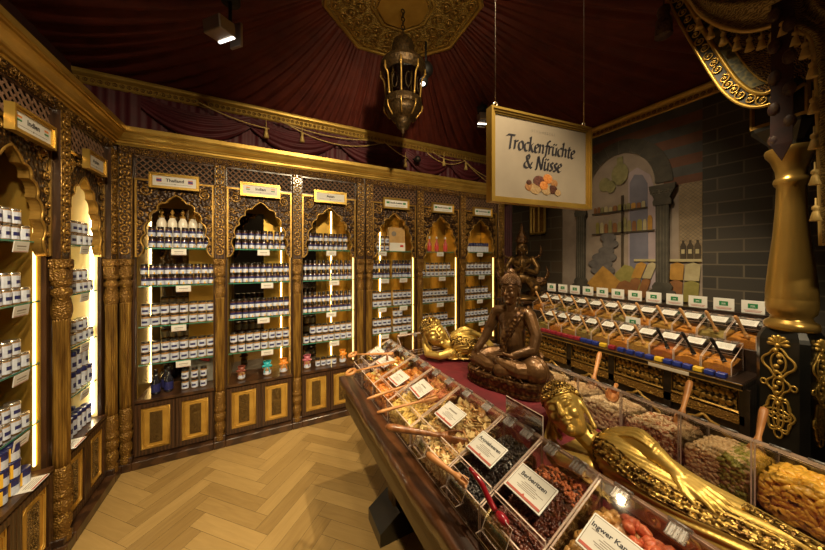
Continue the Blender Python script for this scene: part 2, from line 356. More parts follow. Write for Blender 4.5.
# calligraphic lettering drawn with a broad nib
def _ell(cx, cy, rx, ry, a0, a1, n=14): return [(cx+rx*math.cos(math.radians(a0+(a1-a0)*i/n)), cy+ry*math.sin(math.radians(a0+(a1-a0)*i/n))) for i in range(n+1)]
GLYPH = {
 'T': (.46, [[(-.02, .66), (.03, .74), (.5, .75)], [(.25, .74), (.24, .3), (.24, 0), (.30, .0)]]),
 'r': (.27, [[(.0, .44), (.06, .48), (.06, .0)], [(.06, .34), (.15, .47), (.26, .47)]]),
 'o': (.39, [_ell(.19, .245, .155, .245, 60, 420, 20)]),
 'c': (.32, [[(.31, .44), (.2, .49), (.07, .38), (.04, .2), (.11, .03), (.2, .0), (.31, .07)]]),
 'k': (.36, [[(.0, .74), (.06, .78), (.06, 0)], [(.30, .48), (.22, .44), (.07, .25)], [(.12, .3), (.27, .03), (.36, 0)]]),
 'e': (.32, [[(.05, .24), (.22, .28), (.29, .38), (.21, .49), (.08, .4), (.04, .2), (.1, .03), (.19, 0), (.31, .08)]]),
 'n': (.39, [[(.0, .44), (.06, .48), (.06, 0)], [(.06, .34), (.17, .47), (.27, .45), (.30, .34), (.29, .06), (.36, .02)]]),
 'f': (.26, [[(.36, .74), (.28, .79), (.19, .7), (.15, .3), (.12, -.08), (.06, -.22), (-.03, -.23)], [(.03, .47), (.3, .48)]]),
 'u': (.39, [[(.0, .45), (.05, .48), (.05, .14), (.1, .01), (.2, .04), (.3, .18)], [(.31, .48), (.30, .05), (.37, .02)]]),
 'h': (.39, [[(.0, .74), (.06, .78), (.06, 0)], [(.06, .34), (.17, .47), (.27, .45), (.30, .34), (.29, .06), (.36, .02)]]),
 't': (.27, [[(.14, .66), (.12, .3), (.12, .08), (.18, 0), (.27, .05)], [(.01, .47), (.27, .48)]]),
 '&': (.58, [[(.56, .36), (.48, .16), (.34, .02), (.18, 0), (.05, .1), (.06, .26), (.2, .4), (.32, .52), (.33, .66), (.24, .75), (.15, .68), (.15, .56), (.28, .3), (.44, .08), (.58, 0)]]),
 'N': (.56, [[(.0, .02), (.06, .0), (.1, .75)], [(.1, .75), (.25, .36), (.43, .0)], [(.43, .0), (.46, .6), (.53, .77)]]),
 's': (.28, [[(.25, .42), (.17, .49), (.08, .43), (.09, .31), (.2, .2), (.23, .1), (.15, .0), (.02, .05)]]),
 ' ': (.24, []), '"': (0, [])}
def nib_text(mb, txt, size, F, nib=.072, slant=.16, mi=None):
    w = sum(GLYPH[{'ü': 'u'}.get(c, c)][0]+.02 for c in txt); x = -w/2; a = math.radians(38); n = (nib*math.cos(a)/2, nib*math.sin(a)/2); t = .020
    def stroke(pts, x):
        pts = catmull([(p[0]+x, p[1], 0) for p in pts], 5) if len(pts) > 2 else [Vector((p[0]+x, p[1], 0)) for p in pts]
        for p, q in zip(pts, pts[1:]):
            d = (q-p); d = d.normalized() if d.length > 1e-6 else Vector((1, 0, 0)); m = Vector((-d.y, d.x, 0))*t
            nv = Vector((n[0], n[1], 0)); m = m if m.dot(nv) > 0 else -m
            quad = [p-nv-m, q-nv-m, q+nv+m, p+nv+m]
            mb.add([F((v.x+slant*v.y)*size, v.y*size) for v in quad], [(0, 1, 2, 3)], False, mi)
    for c in txt:
        g = GLYPH[{'ü': 'u'}.get(c, c)]
        for st in g[1]: stroke(st, x)
        if c == 'ü': stroke([(.075, .67), (.105, .60)], x); stroke([(.235, .67), (.265, .60)], x)
        x += g[0]+.02

# ------------------------------------------------------------------ the room
def herringbone():
    mb = MB(); W = .098; n = 5; g = .0007; uv = []; rnd = []; R = Matrix.Rotation(PI/4, 3, 'Z'); rr = random.Random(3)
    mb2 = []
    def inside(p): return -1.5 < p.x < 3.6 and -.6 < p.y < 3.45
    for j in range(-46, 60):
        for m in range(-8, 9):
            x0 = (j+2*n*m)*W; y0 = j*W
            for kind in (0, 1):
                if kind == 0: a, b, c, d = x0, x0+n*W, y0, y0+W
                else: i = j; a, b = i*W, (i+1)*W; c = (i-2*n+1-2*n*m)*W; d = c+n*W
                q = [Vector(p) for p in ((a+g, c+g, 0), (b-g, c+g, 0), (b-g, d-g, 0), (a+g, d-g, 0))]; q = [R @ p for p in q]
                q = [p+Vector((.02, .05, 0)) for p in q]
                if not inside((q[0]+q[2])/2): continue
                mb.add(q, [(0, 1, 2, 3)]); u = rr.uniform(0, 20); v = rr.uniform(0, 20)
                if kind == 0: uv.append([(u, v), (u+n*W, v), (u+n*W, v+W), (u, v+W)])
                else: uv.append([(u, v), (u, v+W), (u+n*W, v+W), (u+n*W, v)])
                rnd.append(rr.random())
    nf = len(mb.f); mb.m = 1
    mb.add([(-1.6, -.8, -.002), (3.7, -.8, -.002), (3.7, 3.5, -.002), (-1.6, 3.5, -.002)], [(0, 1, 2, 3)]); uv.append([(0, 0)]*4); rnd.append(0)
    o = mb.build('floor', [oak, black], kind='structure'); me = o.data
    lay = me.uv_layers.new(name='UVMap'); lay.data.foreach_set('uv', [c for f in uv for p in f for c in p])
    at = me.attributes.new('plank', 'FLOAT', 'FACE'); at.data.foreach_set('value', rnd)
herringbone()
wall_m = M('wall_dark_red', (.05, .014, .012), rough=.8)
wall_r_m = M('wall_dark_stone', (.035, .030, .026), (.05, .042, .034), .8, 0, 6)
MB().b2(-1.42, -1.38, -.8, 3.40, 0, 3.2).build('wall_left', wall_m, kind='structure')
MB().b2(-1.42, 3.6, 3.36, 3.40, 0, 3.2).build('wall_back', wall_m, kind='structure')
MB().b2(3.52, 3.56, -1.2, 3.36, 0, 3.2).build('wall_right', wall_r_m, kind='structure')

# draped tent ceiling running from the octagon to the gilded trim
OC = Vector((1.05, 2.19, 3.80)); OR = .66; OROT = math.radians(18)
RX0, RX1, RY0, RY1, RZ = -1.38, 3.52, -1.6, 3.36, 3.185
def tent():
    mb = MB(); N = 900; K = 26; rr = random.Random(5); ph = [(rr.uniform(.5, 1), rr.randint(70, 150), rr.uniform(0, 6.28)) for _ in range(5)]
    def outer(a):
        dx, dy = math.cos(a), math.sin(a); t = 1e9
        if dx > 1e-6: t = min(t, (RX1-OC.x)/dx)
        if dx < -1e-6: t = min(t, (RX0-OC.x)/dx)
        if dy > 1e-6: t = min(t, (RY1-OC.y)/dy)
        if dy < -1e-6: t = min(t, (RY0-OC.y)/dy)
        return t
    def oct(a):
        k = (a-OROT) % (PI/4)-PI/8; return OR*math.cos(PI/8)/math.cos(k)*.97
    def fn(u, v):
        a = 2*PI*u; r0 = oct(a); r1 = outer(a); r = r0+(r1-r0)*v
        z = OC.z-.01+(RZ-OC.z)*v-.10*math.sin(PI*v)*min(1.4, (r1-r0)/1.8)
        w = sum(p[0]*math.sin(p[1]*a+p[2]+.8*math.sin(3*v+p[2])) for p in ph)/3
        w2 = abs(math.sin(48*a+1.2*math.sin(7*a)+.3*math.sin(5*v)))
        z += (.026*w+.05*(.6-w2))*(.25+.75*v)*min(1, 5*(1-v)+.12)
        return (OC.x+r*math.cos(a), OC.y+r*math.sin(a), z)
    mb.grid(fn, N, K, True, True)
    return mb.build('ceiling', tent_m, kind='structure')
tent()

# cornice above the cabinets (mitred in the corner)
FX, FY = -1.0, 2.94          # faces of the left and the right row of cabinets
CPROF = [(0, 2.462), (.010, 2.462), (.014, 2.474), (.026, 2.476), (.028, 2.490), (.040, 2.494), (.043, 2.503), (.056, 2.513), (.070, 2.528), (.077, 2.544), (.088, 2.546), (.090, 2.552), (.097, 2.554), (.097, 2.584), (.090, 2.588), (-.36, 2.588), (-.36, 2.462)]
def cornice(side):
    mb = MB(); n = len(CPROF)
    if side == 'left': A = [(FX+d, -.7, z) for d, z in CPROF]; B = [(FX+d, FY-d, z) for d, z in CPROF]
    else: A = [(FX+d, FY-d, z) for d, z in CPROF]; B = [(2.965+max(d, 0), FY-d, z) for d, z in CPROF]
    mb.add(A+B, [(i, (i+1) % n, n+(i+1) % n, n+i) for i in range(n)]+[tuple(range(n)), tuple(range(2*n-1, n-1, -1))])
    return mb.build('trim_%d' % (1 if side == 'left' else 2), gold, kind='structure', fixn=True)
cornice('left'); cornice('right')
# high gilded trim where tent and walls meet
def high_trim(name, p0, p1, nrm):
    p0 = Vector(p0); p1 = Vector(p1); t = (p1-p0).normalized(); nn = Vector(nrm); mb = MB(); Ln = (p1-p0).length
    pr = [(0, -.055), (.03, -.055), (.036, -.047), (.03, -.04), (.02, -.036), (.02, .012), (.03, .016), (.045, .03), (.05, .045), (.05, .06), (0, .06)]; n = len(pr)
    A = [p0+nn*d+Vector((0, 0, z)) for d, z in pr]; B = [p+t*Ln for p in A]
    mb.add(A+B, [(i, (i+1) % n, n+(i+1) % n, n+i) for i in range(n)]+[tuple(range(n)), tuple(range(2*n-1, n-1, -1))])
    mb.m = 1; k = int(Ln/.045)
    for i in range(k):
        c = p0+t*((i+.5)*Ln/k)+nn*.022+Vector((0, 0, -.012)); mb.torus(c, .014, .005, 8, 4, R=nn.to_track_quat('Z', 'Y').to_matrix()); mb.sph(c, .006, 6, 4)
    return mb.build(name, [gold, gold_carved], kind='structure', fixn=True)
high_trim('trim_3', (-1.38, 3.36, 3.10), (3.47, 3.36, 3.10), (0, -1, 0))
high_trim('trim_4', (3.52, 3.31, 3.10), (3.52, -1.0, 3.10), (-1, 0, 0))

# dark red drapery between the right cornice and the high trim
def valance():
    mb = MB()
    def fn(u, v):
        x = -1.37+u*4.87; z = 3.05-v*.62; y = 3.338-.006*math.sin(90*x)-.006*math.sin(37*x+2); return (x, y, z)
    mb.grid(fn, 320, 3); o = mb.build('drapery_backcloth', drape_m)
    tag(o, 'plain dark red hanging cloth on the wall above the right cornice, behind the swags', 'drapery')
    xs = [-.95, -.12, .75, 1.62, 2.30, 2.97]
    names = ['over the corner cabinets', 'over the left India plaque', 'over the second pair of right cabinets', 'left of the small black camera', 'just left of the hanging sign', 'at the far right end']
    for i in range(5):
        a, b = xs[i], xs[i+1]; s = MB()
        def sw(u, v, a=a, b=b, i=i):
            x = a+(b-a)*u; e = 1-(2*u-1)**2
            z = 3.05-(.02+.20*e*(.35+.65*v)+.05*v)-v*.06; y = 3.30-.045*e*math.sin(PI*v)-.014*math.sin(9*PI*v+2*u)*e-.01
            return (x, y, z)
        s.grid(sw, 26, 34)
        o = s.build('drape_swag', drape_m); tag(o, 'dark red fabric swag above the right cornice, '+['nearest the corner', 'second from the corner', 'third from the corner', 'fourth from the corner', 'nearest the hanging sign'][i], 'drape', 'red swags above the right cornice')
    cords = [((-.55, 3.05), (.05, 2.92), .03), ((.18, 3.02), (1.25, 3.0), .12), ((.1, 3.03), (1.15, 3.02), .06), ((1.30, 3.03), (1.62, 2.88), .02), ((1.9, 3.0), (2.5, 2.98), .09), ((1.98, 3.03), (2.45, 2.99), .05), ((2.5, 3.0), (2.95, 2.74), .02), ((2.5, 3.0), (3.0, 2.80), .03)]
    for i, (p, q, sag) in enumerate(cords):
        pts = []
        for k in range(13):
            t = k/12; pts.append((p[0]+(q[0]-p[0])*t, 3.235, p[1]+(q[1]-p[1])*t-sag*4*t*(1-t)))
        c = MB().tube(pts, .006, 5).build('gold_cord', cord_m)
        tag(c, ['short gold cord looped above the corner', 'long lower gold cord slung across the second swag', 'long upper gold cord slung across the second swag', 'short steep gold cord left of the small black camera', 'lower gold cord looped right of the black camera', 'upper gold cord looped right of the black camera', 'lower gold cord falling towards the hanging sign', 'upper gold cord falling towards the hanging sign'][i], 'cord', 'gold cords on the drapery')
    for i, (x, z) in enumerate([(.02, 2.88), (.36, 2.90), (1.58, 2.82), (2.16, 2.92), (2.53, 2.92)]):
        t = MB(); t.sph((0, 0, .03), .016, 8, 6); t.lathe([(.012, .02), (.015, .005), (.026, -.06), (.0, -.062)], 10, mod=lambda a, z: 1+.1*math.sin(5*a)); t.cyl((0, 0, .04), (0, 0, .12), .004, n=5)
        o = t.build('curtain_tassel', cord_m); o.location = (x, 3.225, z)
        tag(o, ['small gold tassel above the corner cabinets', 'gold tassel hanging above the left India plaque', 'gold tassel left of the small black camera', 'gold tassel between the two looped cords right of the camera', 'gold tassel nearest the hanging sign'][i], 'tassel', 'gold tassels on the drapery')
    c = MB(); c.sph((0, 0, 0), .04, 14, 10); c.cyl((0, .02, .02), (0, .185, .04), .012); c.m = 1; c.cyl((-.012, -.03, -.005), (-.014, -.043, -.008), .016)
    o = c.build('dome_camera', [black, steel]); o.location = (1.72, 3.16, 2.86); tag(o, 'small black dome camera hanging in the red drapery', 'camera')
valance()
cu = MB()
cu.grid(lambda u, v: (3.0+u*.48, 3.265+.018*math.sin(u*44)+.01*math.sin(u*19+1), 3.02*(1-v)), 60, 3)
tag(cu.build('curtain', drape_m), 'dark red floor-length curtain beside the last cabinet in the far corner', 'curtain')

# ------------------------------------------------------------------ carved cabinets
B_EDGE = [-.930, -.333, .28, .90]; B_EDGE2 = [.997, 1.62, 2.24, 2.875]; A_EDGE = [1.66, 2.262, 2.830]; A_EDGE0 = 1.05
SHELF = [1.69, 1.386, 1.065, .765]
def arch_half(w):
    # scalloped half outline of the opening, from bottom to apex, lobes bulging outward
    k = (w-.09)/.53; cus = [(.250, 1.615), (.212, 1.70), (.198, 1.80), (.168, 1.905), (.124, 1.99), (.070, 2.05), (.0, 2.115)]; out = [(cus[0][0]*k, cus[0][1])]
    for (a, b), (c, d) in zip(cus, cus[1:]):
        dx, dz = c-a, d-b; L = math.hypot(dx, dz); nx, nz = dz/L, -dx/L; bl = .024 if a < .24 else -.012
        if c == 0: bl = .008
        for i in range(1, 7):
            t = i/6; h = math.sin(PI*t)**.8*bl; out.append(((a+dx*t+nx*h)*k, b+dz*t+nz*h))
    return out
def scroll(mb, c, r, F, s=1, turns=1.6, th=.005):
    pts = []
    for i in range(26):
        t = i/25; a = s*(turns*2*PI*t)+1.2; q = r*(1-.82*t); pts.append(F(c[0]+q*math.cos(a), c[1]+q*math.sin(a), -.004))
    mb.tube(pts, [th*(1-.5*i/25) for i in range(26)], 5); mb.sph(F(c[0], c[1], -.006), r*.26, 8, 6)
arch_gilt = M('arch_scroll_gilt', (.12, .058, .014), (.46, .26, .055), .34, .5, 75, lo=.4, hi=.6)
def cabinet(label, loc, rz, w, back, leds, mirror=False, led_mat=None):
    c = thing('display_cabinet', label, 'cabinet', loc, rz, 'carved display cabinets'); F = lambda u, z, d: (u, d, z); a = .045; D = .33
    e = .0430; wl = w-e; leds = [(min(max(u, e+.0165), wl-.0165), y, l*.55) for u, y, l in leds]
    b = MB(); b.b2(e, wl, .012, D, .06, .482); b.b2(e, e+.008, .012, D, .5, 2.46); b.b2(wl-.008, wl, .012, D, .5, 2.46); b.b2(e, wl, .036, D, 2.30, 2.46); b.m = 1; b.b2(e, wl, -.012, D, .482, .505)
    b.build('carcass', [walnut, walnut_x], c)
    MB().rbox((w/2, .14, .03), (w-2*e, .40, .06), .004).build('plinth', walnut_x, c)
    dw = (w-2*a-.012)/2
    for s in range(2):
        u0 = a+.004+s*(dw+.004); d = MB()
        fr = .034; d.prism([[(u0, .075), (u0+dw, .075), (u0+dw, .470), (u0, .470)], [(u0+fr, .112), (u0+fr, .437), (u0+dw-fr, .437), (u0+dw-fr, .112)]], F, -.012, .012)
        dr = d.build('door', walnut, c, fixn=True)
        x0, x1, z0, z1 = u0+fr, u0+dw-fr, .112, .437; p = MB(); p.b2(x0, x1, .0, .012, z0, z1); ch = .022
        for k in range(2):
            i_ = .008+k*.010; q = [(x0+i_, z0+i_+ch), (x0+i_+ch, z0+i_), (x1-i_-ch, z0+i_), (x1-i_, z0+i_+ch), (x1-i_, z1-i_-ch), (x1-i_-ch, z1-i_), (x0+i_+ch, z1-i_), (x0+i_, z1-i_-ch)] if k else [(x0+i_, z0+i_), (x1-i_, z0+i_), (x1-i_, z1-i_), (x0+i_, z1-i_)]
            p.tube([(u, -.002, z) for u, z in q], .004, 6, True)
        pn = p.build('gilt_panel', door_gold, dr)
        o = MB(); mx, hw = (x0+x1)/2, (x1-x0)*.215; o.b2(mx-hw, mx+hw, -.004, .0, z0+.042, z1-.042)
        for zz in (z0+.074, (z0+z1)/2-.045, (z0+z1)/2+.045, z1-.074): scroll(o, (mx, zz), hw*.85, lambda u, z, d: (u, d-.002, z), 1, 1.4, .0035)
        o.build('carved_ornament', door_orn, dr)
    k = MB(); k.b2(e+.008, wl-.008, D-.02, D-.012, .505, 2.30)
    k.b2(w*.54, w*.545, D-.024, D-.02, .505, 2.30)
    k.build('back_panel', back, c)
    if mirror: MB().b2(e+.01, w*(.54 if mirror == 1 else .36), D-.026, D-.021, .505, 2.05).build('mirror', mirror_m, c)
    for s in (0, 1):
        MB().b2(e+.0085 if s == 0 else wl-.0115, e+.0115 if s == 0 else wl-.0085, .03, D-.03, .506, 2.29).build('side_lining', back, c)
    for z in SHELF:
        g = MB(); g.sheet((w/2, .165, z-.004), (w-2*e-.026, .265, .008)); g.build('glass_shelf', [glass_shelf, glass_edge], c)
    for (u, y, lw) in leds: MB().rbox((u, y, 1.33), (lw, .010, 1.60), .003).build('light_strip', led_mat or (led_f if y < .2 else led_w), c)
    # scalloped arch with carved spandrels
    h = arch_half(w); m = w/2; z1 = 2.215; loop = [(a, z1), (a, 1.615)]+[(m-x, z) for x, z in h]+[(m+x, z) for x, z in h[-2::-1]]+[(w-a, 1.615), (w-a, z1)]
    p = MB(); p.prism([loop], F, .0, .045, side=2)
    rs = p; rs.m = 1
    for s in (-1, 1):
        G = lambda u, z, d, s=s: (m+s*u, d, z); k2 = (w-.09)/.53*.97
        scroll(rs, (.205*k2, 2.135), .045, G, 1, 1.7, .008); scroll(rs, (.232*k2, 2.03), .026, G, -1, 1.5, .006); scroll(rs, (.150*k2, 2.165), .026, G, -1, 1.5, .006)
        scroll(rs, (.238*k2, 1.95), .022, G, 1, 1.4, .005); scroll(rs, (.240*k2, 1.88), .02, G, -1, 1.4, .005); scroll(rs, (.246*k2, 1.80), .018, G, 1, 1.4, .005); scroll(rs, (.09*k2, 2.175), .022, G, 1, 1.4, .005); scroll(rs, (.248*k2, 1.73), .016, G, -1, 1.4, .004); scroll(rs, (.03*k2, 2.18), .018, G, -1, 1.4, .005)
    ap = p.build('carved_arch', [carved, arch_gilt, gold_dark], c)
    rim = MB(); rim.tube([(u, .002, z) for u, z in loop[2:-2]], .0065, 6); rim.build('scalloped_edge', gold_dark, ap)
    f = MB()
    for u in (a+.008, w-a-.008): f.b2(u-.006, u+.006, -.008, .012, 1.615, 2.215)
    f.b2(a, w-a, -.008, .012, 2.212, 2.226); f.build('gilt_fillet', gold_dark, c)
    # lattice grille
    l = MB(); z0, zt = 2.232, 2.392; pitch = .045; n = int((w-2*a)/pitch)+6; l.m = 0
    for s in (-1, 1):
        for i in range(-6, n+6):
            u = a+i*pitch; p0, p1 = (u, z0), (u+s*(zt-z0)*.95, zt)
            t0, t1 = 0.0, 1.0; du = p1[0]-p0[0]
            for lim, sg in ((a+.004, 1), (w-a-.004, -1)):
                e0, e1 = sg*(p0[0]-lim), sg*(p1[0]-lim)
                if e0 < 0 and e1 < 0: t0 = 2
                elif e0 < 0: t0 = max(t0, e0/(e0-e1))
                elif e1 < 0: t1 = min(t1, e0/(e0-e1))
            if t0 >= t1-.02: continue
            q0 = (p0[0]+du*t0, z0+(zt-z0)*t0); q1 = (p0[0]+du*t1, z0+(zt-z0)*t1)
            l.tube([(q0[0], .006+.003*s, q0[1]), (q1[0], .006+.003*s, q1[1])], .0056, 4)
    l.m = 1
    l.b2(a, w-a, -.004, .016, zt-.004, zt+.012); l.b2(a, w-a, -.004, .016, z0-.008, z0+.004); l.b2(a, w-a, .03, .034, z0, zt, mi=2)
    l.build('lattice_grille', [lattice_m, walnut_x, black], c)
    s_ = MB(); s_.b2(e, wl, -.010, .03, 2.402, 2.460); ns = max(4, int((w-2*e)/.05)); s_.m = 1
    for i in range(ns):
        u = e+(i+.5)*(w-2*e)/ns; scroll(s_, (u, 2.432), .021, lambda u, z, d: (u, d-.010, z), 1 if i % 2 else -1, 1.3, .005)
    s_.build('frieze', [carved_fine, gold_carved], c)
    return c
_pil = None
def pilaster(label, loc, rz):
    global _pil
    if _pil: return dup(_pil, loc, rz, label)
    t = thing('pilaster', label, 'pilaster', loc, rz, 'gilded pilasters between the cabinets'); _pil = t
    # upper carved board
    MB().rbox((0, -.012, 2.0), (.082, .05, .80), .004).build('carved_board', walnut, t)
    q = MB(); q.b2(-.042, .042, .015, .33, .0, 2.46); q.build('post', walnut, t); q = MB(); q.rbox((0, -.024, .03), (.084, .072, .06), .004); q.build('plinth', walnut_x, t); q = MB(); q.b2(-.042, .042, -.016, .014, 2.402, 2.460); q.m = 1; scroll(q, (0, 2.432), .023, lambda u, z, d: (u, d-.016, z), 1, 1.3, .005); q.build('frieze_block', [carved_fine, gold_carved], t)
    r = MB()
    for i in range(9):
        z = 1.66+i*.085; r.torus((0, -.038, z), .024, .0075, 16, 6, R=Matrix.Rotation(PI/2, 3, 'X')); r.sph((0, -.040, z), .011, 8, 6)
        for s in (-1, 1):
            r.sph((s*.027, -.037, z+.042), (.011, .006, .014), 8, 5); r.sph((s*.012, -.037, z+.042), (.007, .006, .016), 8, 5)
    for s in (-1, 1): r.tube([(s*.037, -.037, 1.60), (s*.037, -.037, 2.40)], .0035, 5)
    r.build('rosette_chain', arch_gilt, t)
    # square block, capital, fluted shaft, leaf base
    b = MB(); b.rbox((0, -.02, 1.575), (.084, .07, .05), .006); b.rbox((0, -.02, 1.515), (.078, .062, .07), .006)
    scroll(b, (0, 1.565), .028, lambda u, z, d: (u, d-.054, z), 1, 1.5, .005); b.build('block', gold_carved, t)
    fl = lambda a, z: 1-.17*abs(math.cos(8*a))**3; leafm = lambda a, z: 1+.085*abs(math.sin(5*a))
    C = (0, -.022, 0)
    MB().lathe([(0.0292, 1.49), (0.0348, 1.485), (0.0373, 1.47), (0.0348, 1.455), (0.0275, 1.45), (0.0275, 1.44), (0.0365, 1.43), (0.0381, 1.415), (0.0356, 1.40), (0.0292, 1.395), (0.0373, 1.34), (0.0381, 1.31), (0.0332, 1.28), (0.0300, 1.27)], 24, C, leafm).build('capital', gold_carved, t)
    MB().lathe([(.033, 1.285), (.0335, 1.26), (.0315, 1.2), (.0335, .9), (.0325, .52), (.031, .46)], 80, C, fl).build('shaft', gold_shaft, t)
    MB().lathe([(0.0243, .05), (0.0324, .055), (0.0348, .075), (0.0332, .10), (0.0267, .12), (0.0340, .14), (0.0373, .165), (0.0356, .19), (0.0300, .21), (0.0284, .222), (0.0365, .235), (0.0389, .26), (0.0389, .285), (0.0324, .295), (0.0324, .305), (0.0389, .315), (0.0389, .335), (0.0332, .345), (0.0365, .37), (0.0381, .41), (0.0332, .45), (0.0300, .475)], 24, C, leafm).build('leaf_base', gold_carved, t)
    MB().rbox((0, -.025, .08), (.086, .05, .04), .004).build('foot', walnut, t)
    return t
W_ = lambda e, i: e[i+1]-e[i]
def side_leds(w, s=(1,), lw=.014): return [((.024 if q == 0 else w-.024), .045, lw) for q in s]
RB = PI/2      # left row faces +x
BAYS = {}
def bay(key, loc, rz, w, *a, **k): BAYS[key] = (loc, rz, w); return cabinet(a[0], loc, rz, w, *a[1:], **k)
def at(key, u, y, z):
    (X, Y, Z), rz, w = BAYS[key]; return (X+u*math.cos(rz)-y*math.sin(rz), Y+u*math.sin(rz)+y*math.cos(rz), z)
wA = A_EDGE[1]-A_EDGE[0]
bay('A0', (FX, A_EDGE0, 0), RB, A_EDGE[0]-A_EDGE0, 'carved display cabinet at the very left edge, nearest the camera', brass_back, [(.58, .045, .014)])
bay('A1', (FX, A_EDGE[0], 0), RB, wA, 'carved display cabinet in the left row under the India plaque', brass_back, [(wA-.024, .05, .016)])
bay('A2', (FX, A_EDGE[1], 0), RB, A_EDGE[2]-A_EDGE[1], 'brightly white-lit narrow cabinet in the left row beside the corner', cream_back, [(A_EDGE[2]-A_EDGE[1]-.03, .055, .024), (.03, .055, .02)], led_mat=led_c)
bay('B1', (B_EDGE[0], FY, 0), 0, W_(B_EDGE, 0), 'carved display cabinet under the Thailand plaque, right of the corner', brass_back, [(.05, .30, .014), (W_(B_EDGE, 0)-.05, .30, .014)], mirror=1)
bay('B2', (B_EDGE[1], FY, 0), 0, W_(B_EDGE, 1), 'carved display cabinet under the India plaque in the right row', brass_back, [(W_(B_EDGE, 1)*.80, .30, .016)], mirror=1)
bay('B3', (B_EDGE[2], FY, 0), 0, W_(B_EDGE, 2), 'carved display cabinet under the single short-word plaque in the right row', brass_back, [(W_(B_EDGE, 2)*.62, .30, .018), (W_(B_EDGE, 2)-.024, .05, .010)], mirror=2)
bay('B4', (B_EDGE2[0], FY, 0), 0, W_(B_EDGE2, 0), 'carved display cabinet with a kraft box on its top shelf', brass_back, [(W_(B_EDGE2, 0)*.40, .30, .020), (W_(B_EDGE2, 0)-.024, .05, .012)])
bay('B5', (B_EDGE2[1], FY, 0), 0, W_(B_EDGE2, 1), 'carved display cabinet with red bottles on its top shelf', brass_back, [(W_(B_EDGE2, 1)*.28, .30, .020), (W_(B_EDGE2, 1)-.024, .05, .012)])
bay('B6', (B_EDGE2[2], FY, 0), 0, W_(B_EDGE2, 2), 'carved display cabinet at the far right end of the row, blue-capped jars on top', brass_back, [(.024, .05, .016), (W_(B_EDGE2, 2)-.024, .05, .012)])
for i, (x, l) in enumerate(zip(B_EDGE+B_EDGE2, ['right of the room corner', 'between the Thailand and India cabinets of the right row', 'between the second and third cabinets of the right row', 'left one of the touching pair in the right row', 'right one of the touching pair in the right row', 'between the kraft box cabinet and the red bottle cabinet', 'between the red bottle cabinet and the last cabinet', 'at the far right end of the right row'])):
    pilaster('gilded pilaster with fluted shaft '+l, (x, FY, 0), 0)
for y, l in zip([A_EDGE0]+A_EDGE, ['at the far left, out by the frame edge', 'left of the India cabinet in the left row', 'between the India cabinet and the white-lit cabinet', 'left of the room corner, beside the white-lit cabinet']):
    pilaster('gilded pilaster with fluted shaft '+l, (FX, y, 0), RB)
MB().b2(B_EDGE[3]+.0425, B_EDGE2[0]-.0425, -.0, .3, 0, 2.46).build('trim_5', walnut, kind='structure').location = (0, FY, 0)
MB().b2(-1.34, B_EDGE[0]-.06, FY+.02, FY+.05, 0, 2.462).build('trim_6', walnut, kind='structure')
MB().b2(FX-.05, FX-.004, A_EDGE[2]+.10, 3.3, 0, 2.462).build('trim_7', walnut, kind='structure')
e = MB(); e.b2(B_EDGE2[3]+.046, 2.962, FY-.012, 3.27, 0, 2.462); e.b2(B_EDGE2[3]+.05, 2.966, FY-.016, FY-.004, .06, 2.46, mi=1); e.build('trim_8', [walnut, gold_dark], kind='structure')

# country plaques
def plaque(key, words, flag, label, uo=.5, wd=.315):
    (X, Y, Z), rz, w = BAYS[key]; t = thing('country_plaque', label, 'sign', at(key, w*uo, -.033, 2.215), rz, 'gilt-framed country plaques')
    h = .118; F = lambda u, z, d: (u, d, z); fr = MB(); q = .02
    for k, (i0, i1, d0, d1) in enumerate([(0, .010, -.020, .012), (.010, .020, -.013, .012)]):
        fr.prism([[(-wd/2+i0, -h/2+i0), (wd/2-i0, -h/2+i0), (wd/2-i0, h/2-i0), (-wd/2+i0, h/2-i0)], [(-wd/2+i1, -h/2+i1), (-wd/2+i1, h/2-i1), (wd/2-i1, h/2-i1), (wd/2-i1, -h/2+i1)]], F, d0, d1)
    fr.build('frame', gold, t, fixn=True)
    p = MB(); p.b2(-wd/2+q, wd/2-q, -.006, .010, -h/2+q, h/2-q)
    G = lambda u, v, z=0: (u, -.0068, v); p.m = 1; put_text(p, words, .034 if len(words) < 9 else .026, lambda u, v: G(u, v+.008), bold=.001)
    p.add([G(-wd*.34, -.020), G(wd*.34, -.020), G(wd*.34, -.0215), G(-wd*.34, -.0215)], [(0, 1, 2, 3)]); p.add([G(-.004, -.0205), G(0, -.026), G(.004, -.0205), G(0, -.016)], [(0, 1, 2, 3)])
    fl = {'thai': [(2, 4), (3, 4), (5, 6), (3, 4), (2, 4)], 'india': None}.get(flag)
    def rect(u, v, a, b, m): p.add([(u-a, -.0069, v-b), (u+a, -.0069, v-b), (u+a, -.0069, v+b), (u-a, -.0069, v+b)], [(0, 1, 2, 3)], mi=m)
    for s in (-1, 1):
        u = s*wd*.315
        if flag == 'thai': rect(u, .018, .016, .003, 2); rect(u, .006, .016, .007, 5); rect(u, -.005, .016, .003, 2)
        if flag == 'india': rect(u, .017, .015, .004, 3); rect(u, .001, .015, .004, 4)
        if flag == 'green': rect(u, .008, .018, .011, 4)
    p.build('panel', [paper_w, ink, flag_r, flag_o, flag_g, flag_b], t)
plaque('A0', 'Indien', 'india', 'gilt-framed plaque above the cabinet at the very left edge')
plaque('A1', 'Indien', 'india', 'gilt-framed plaque reading Indien on the left row of cabinets', .585, .28)
plaque('A2', 'Asien', '', 'small gilt-framed plaque above the white-lit cabinet', .55, .225)
plaque('B1', 'Thailand', 'thai', 'gilt-framed plaque reading Thailand between two flags')
plaque('B2', 'Indien', 'india', 'gilt-framed plaque reading Indien on the right row of cabinets')
plaque('B3', 'Asien', '', 'gilt-framed plaque with one short word and no flags on the right row')
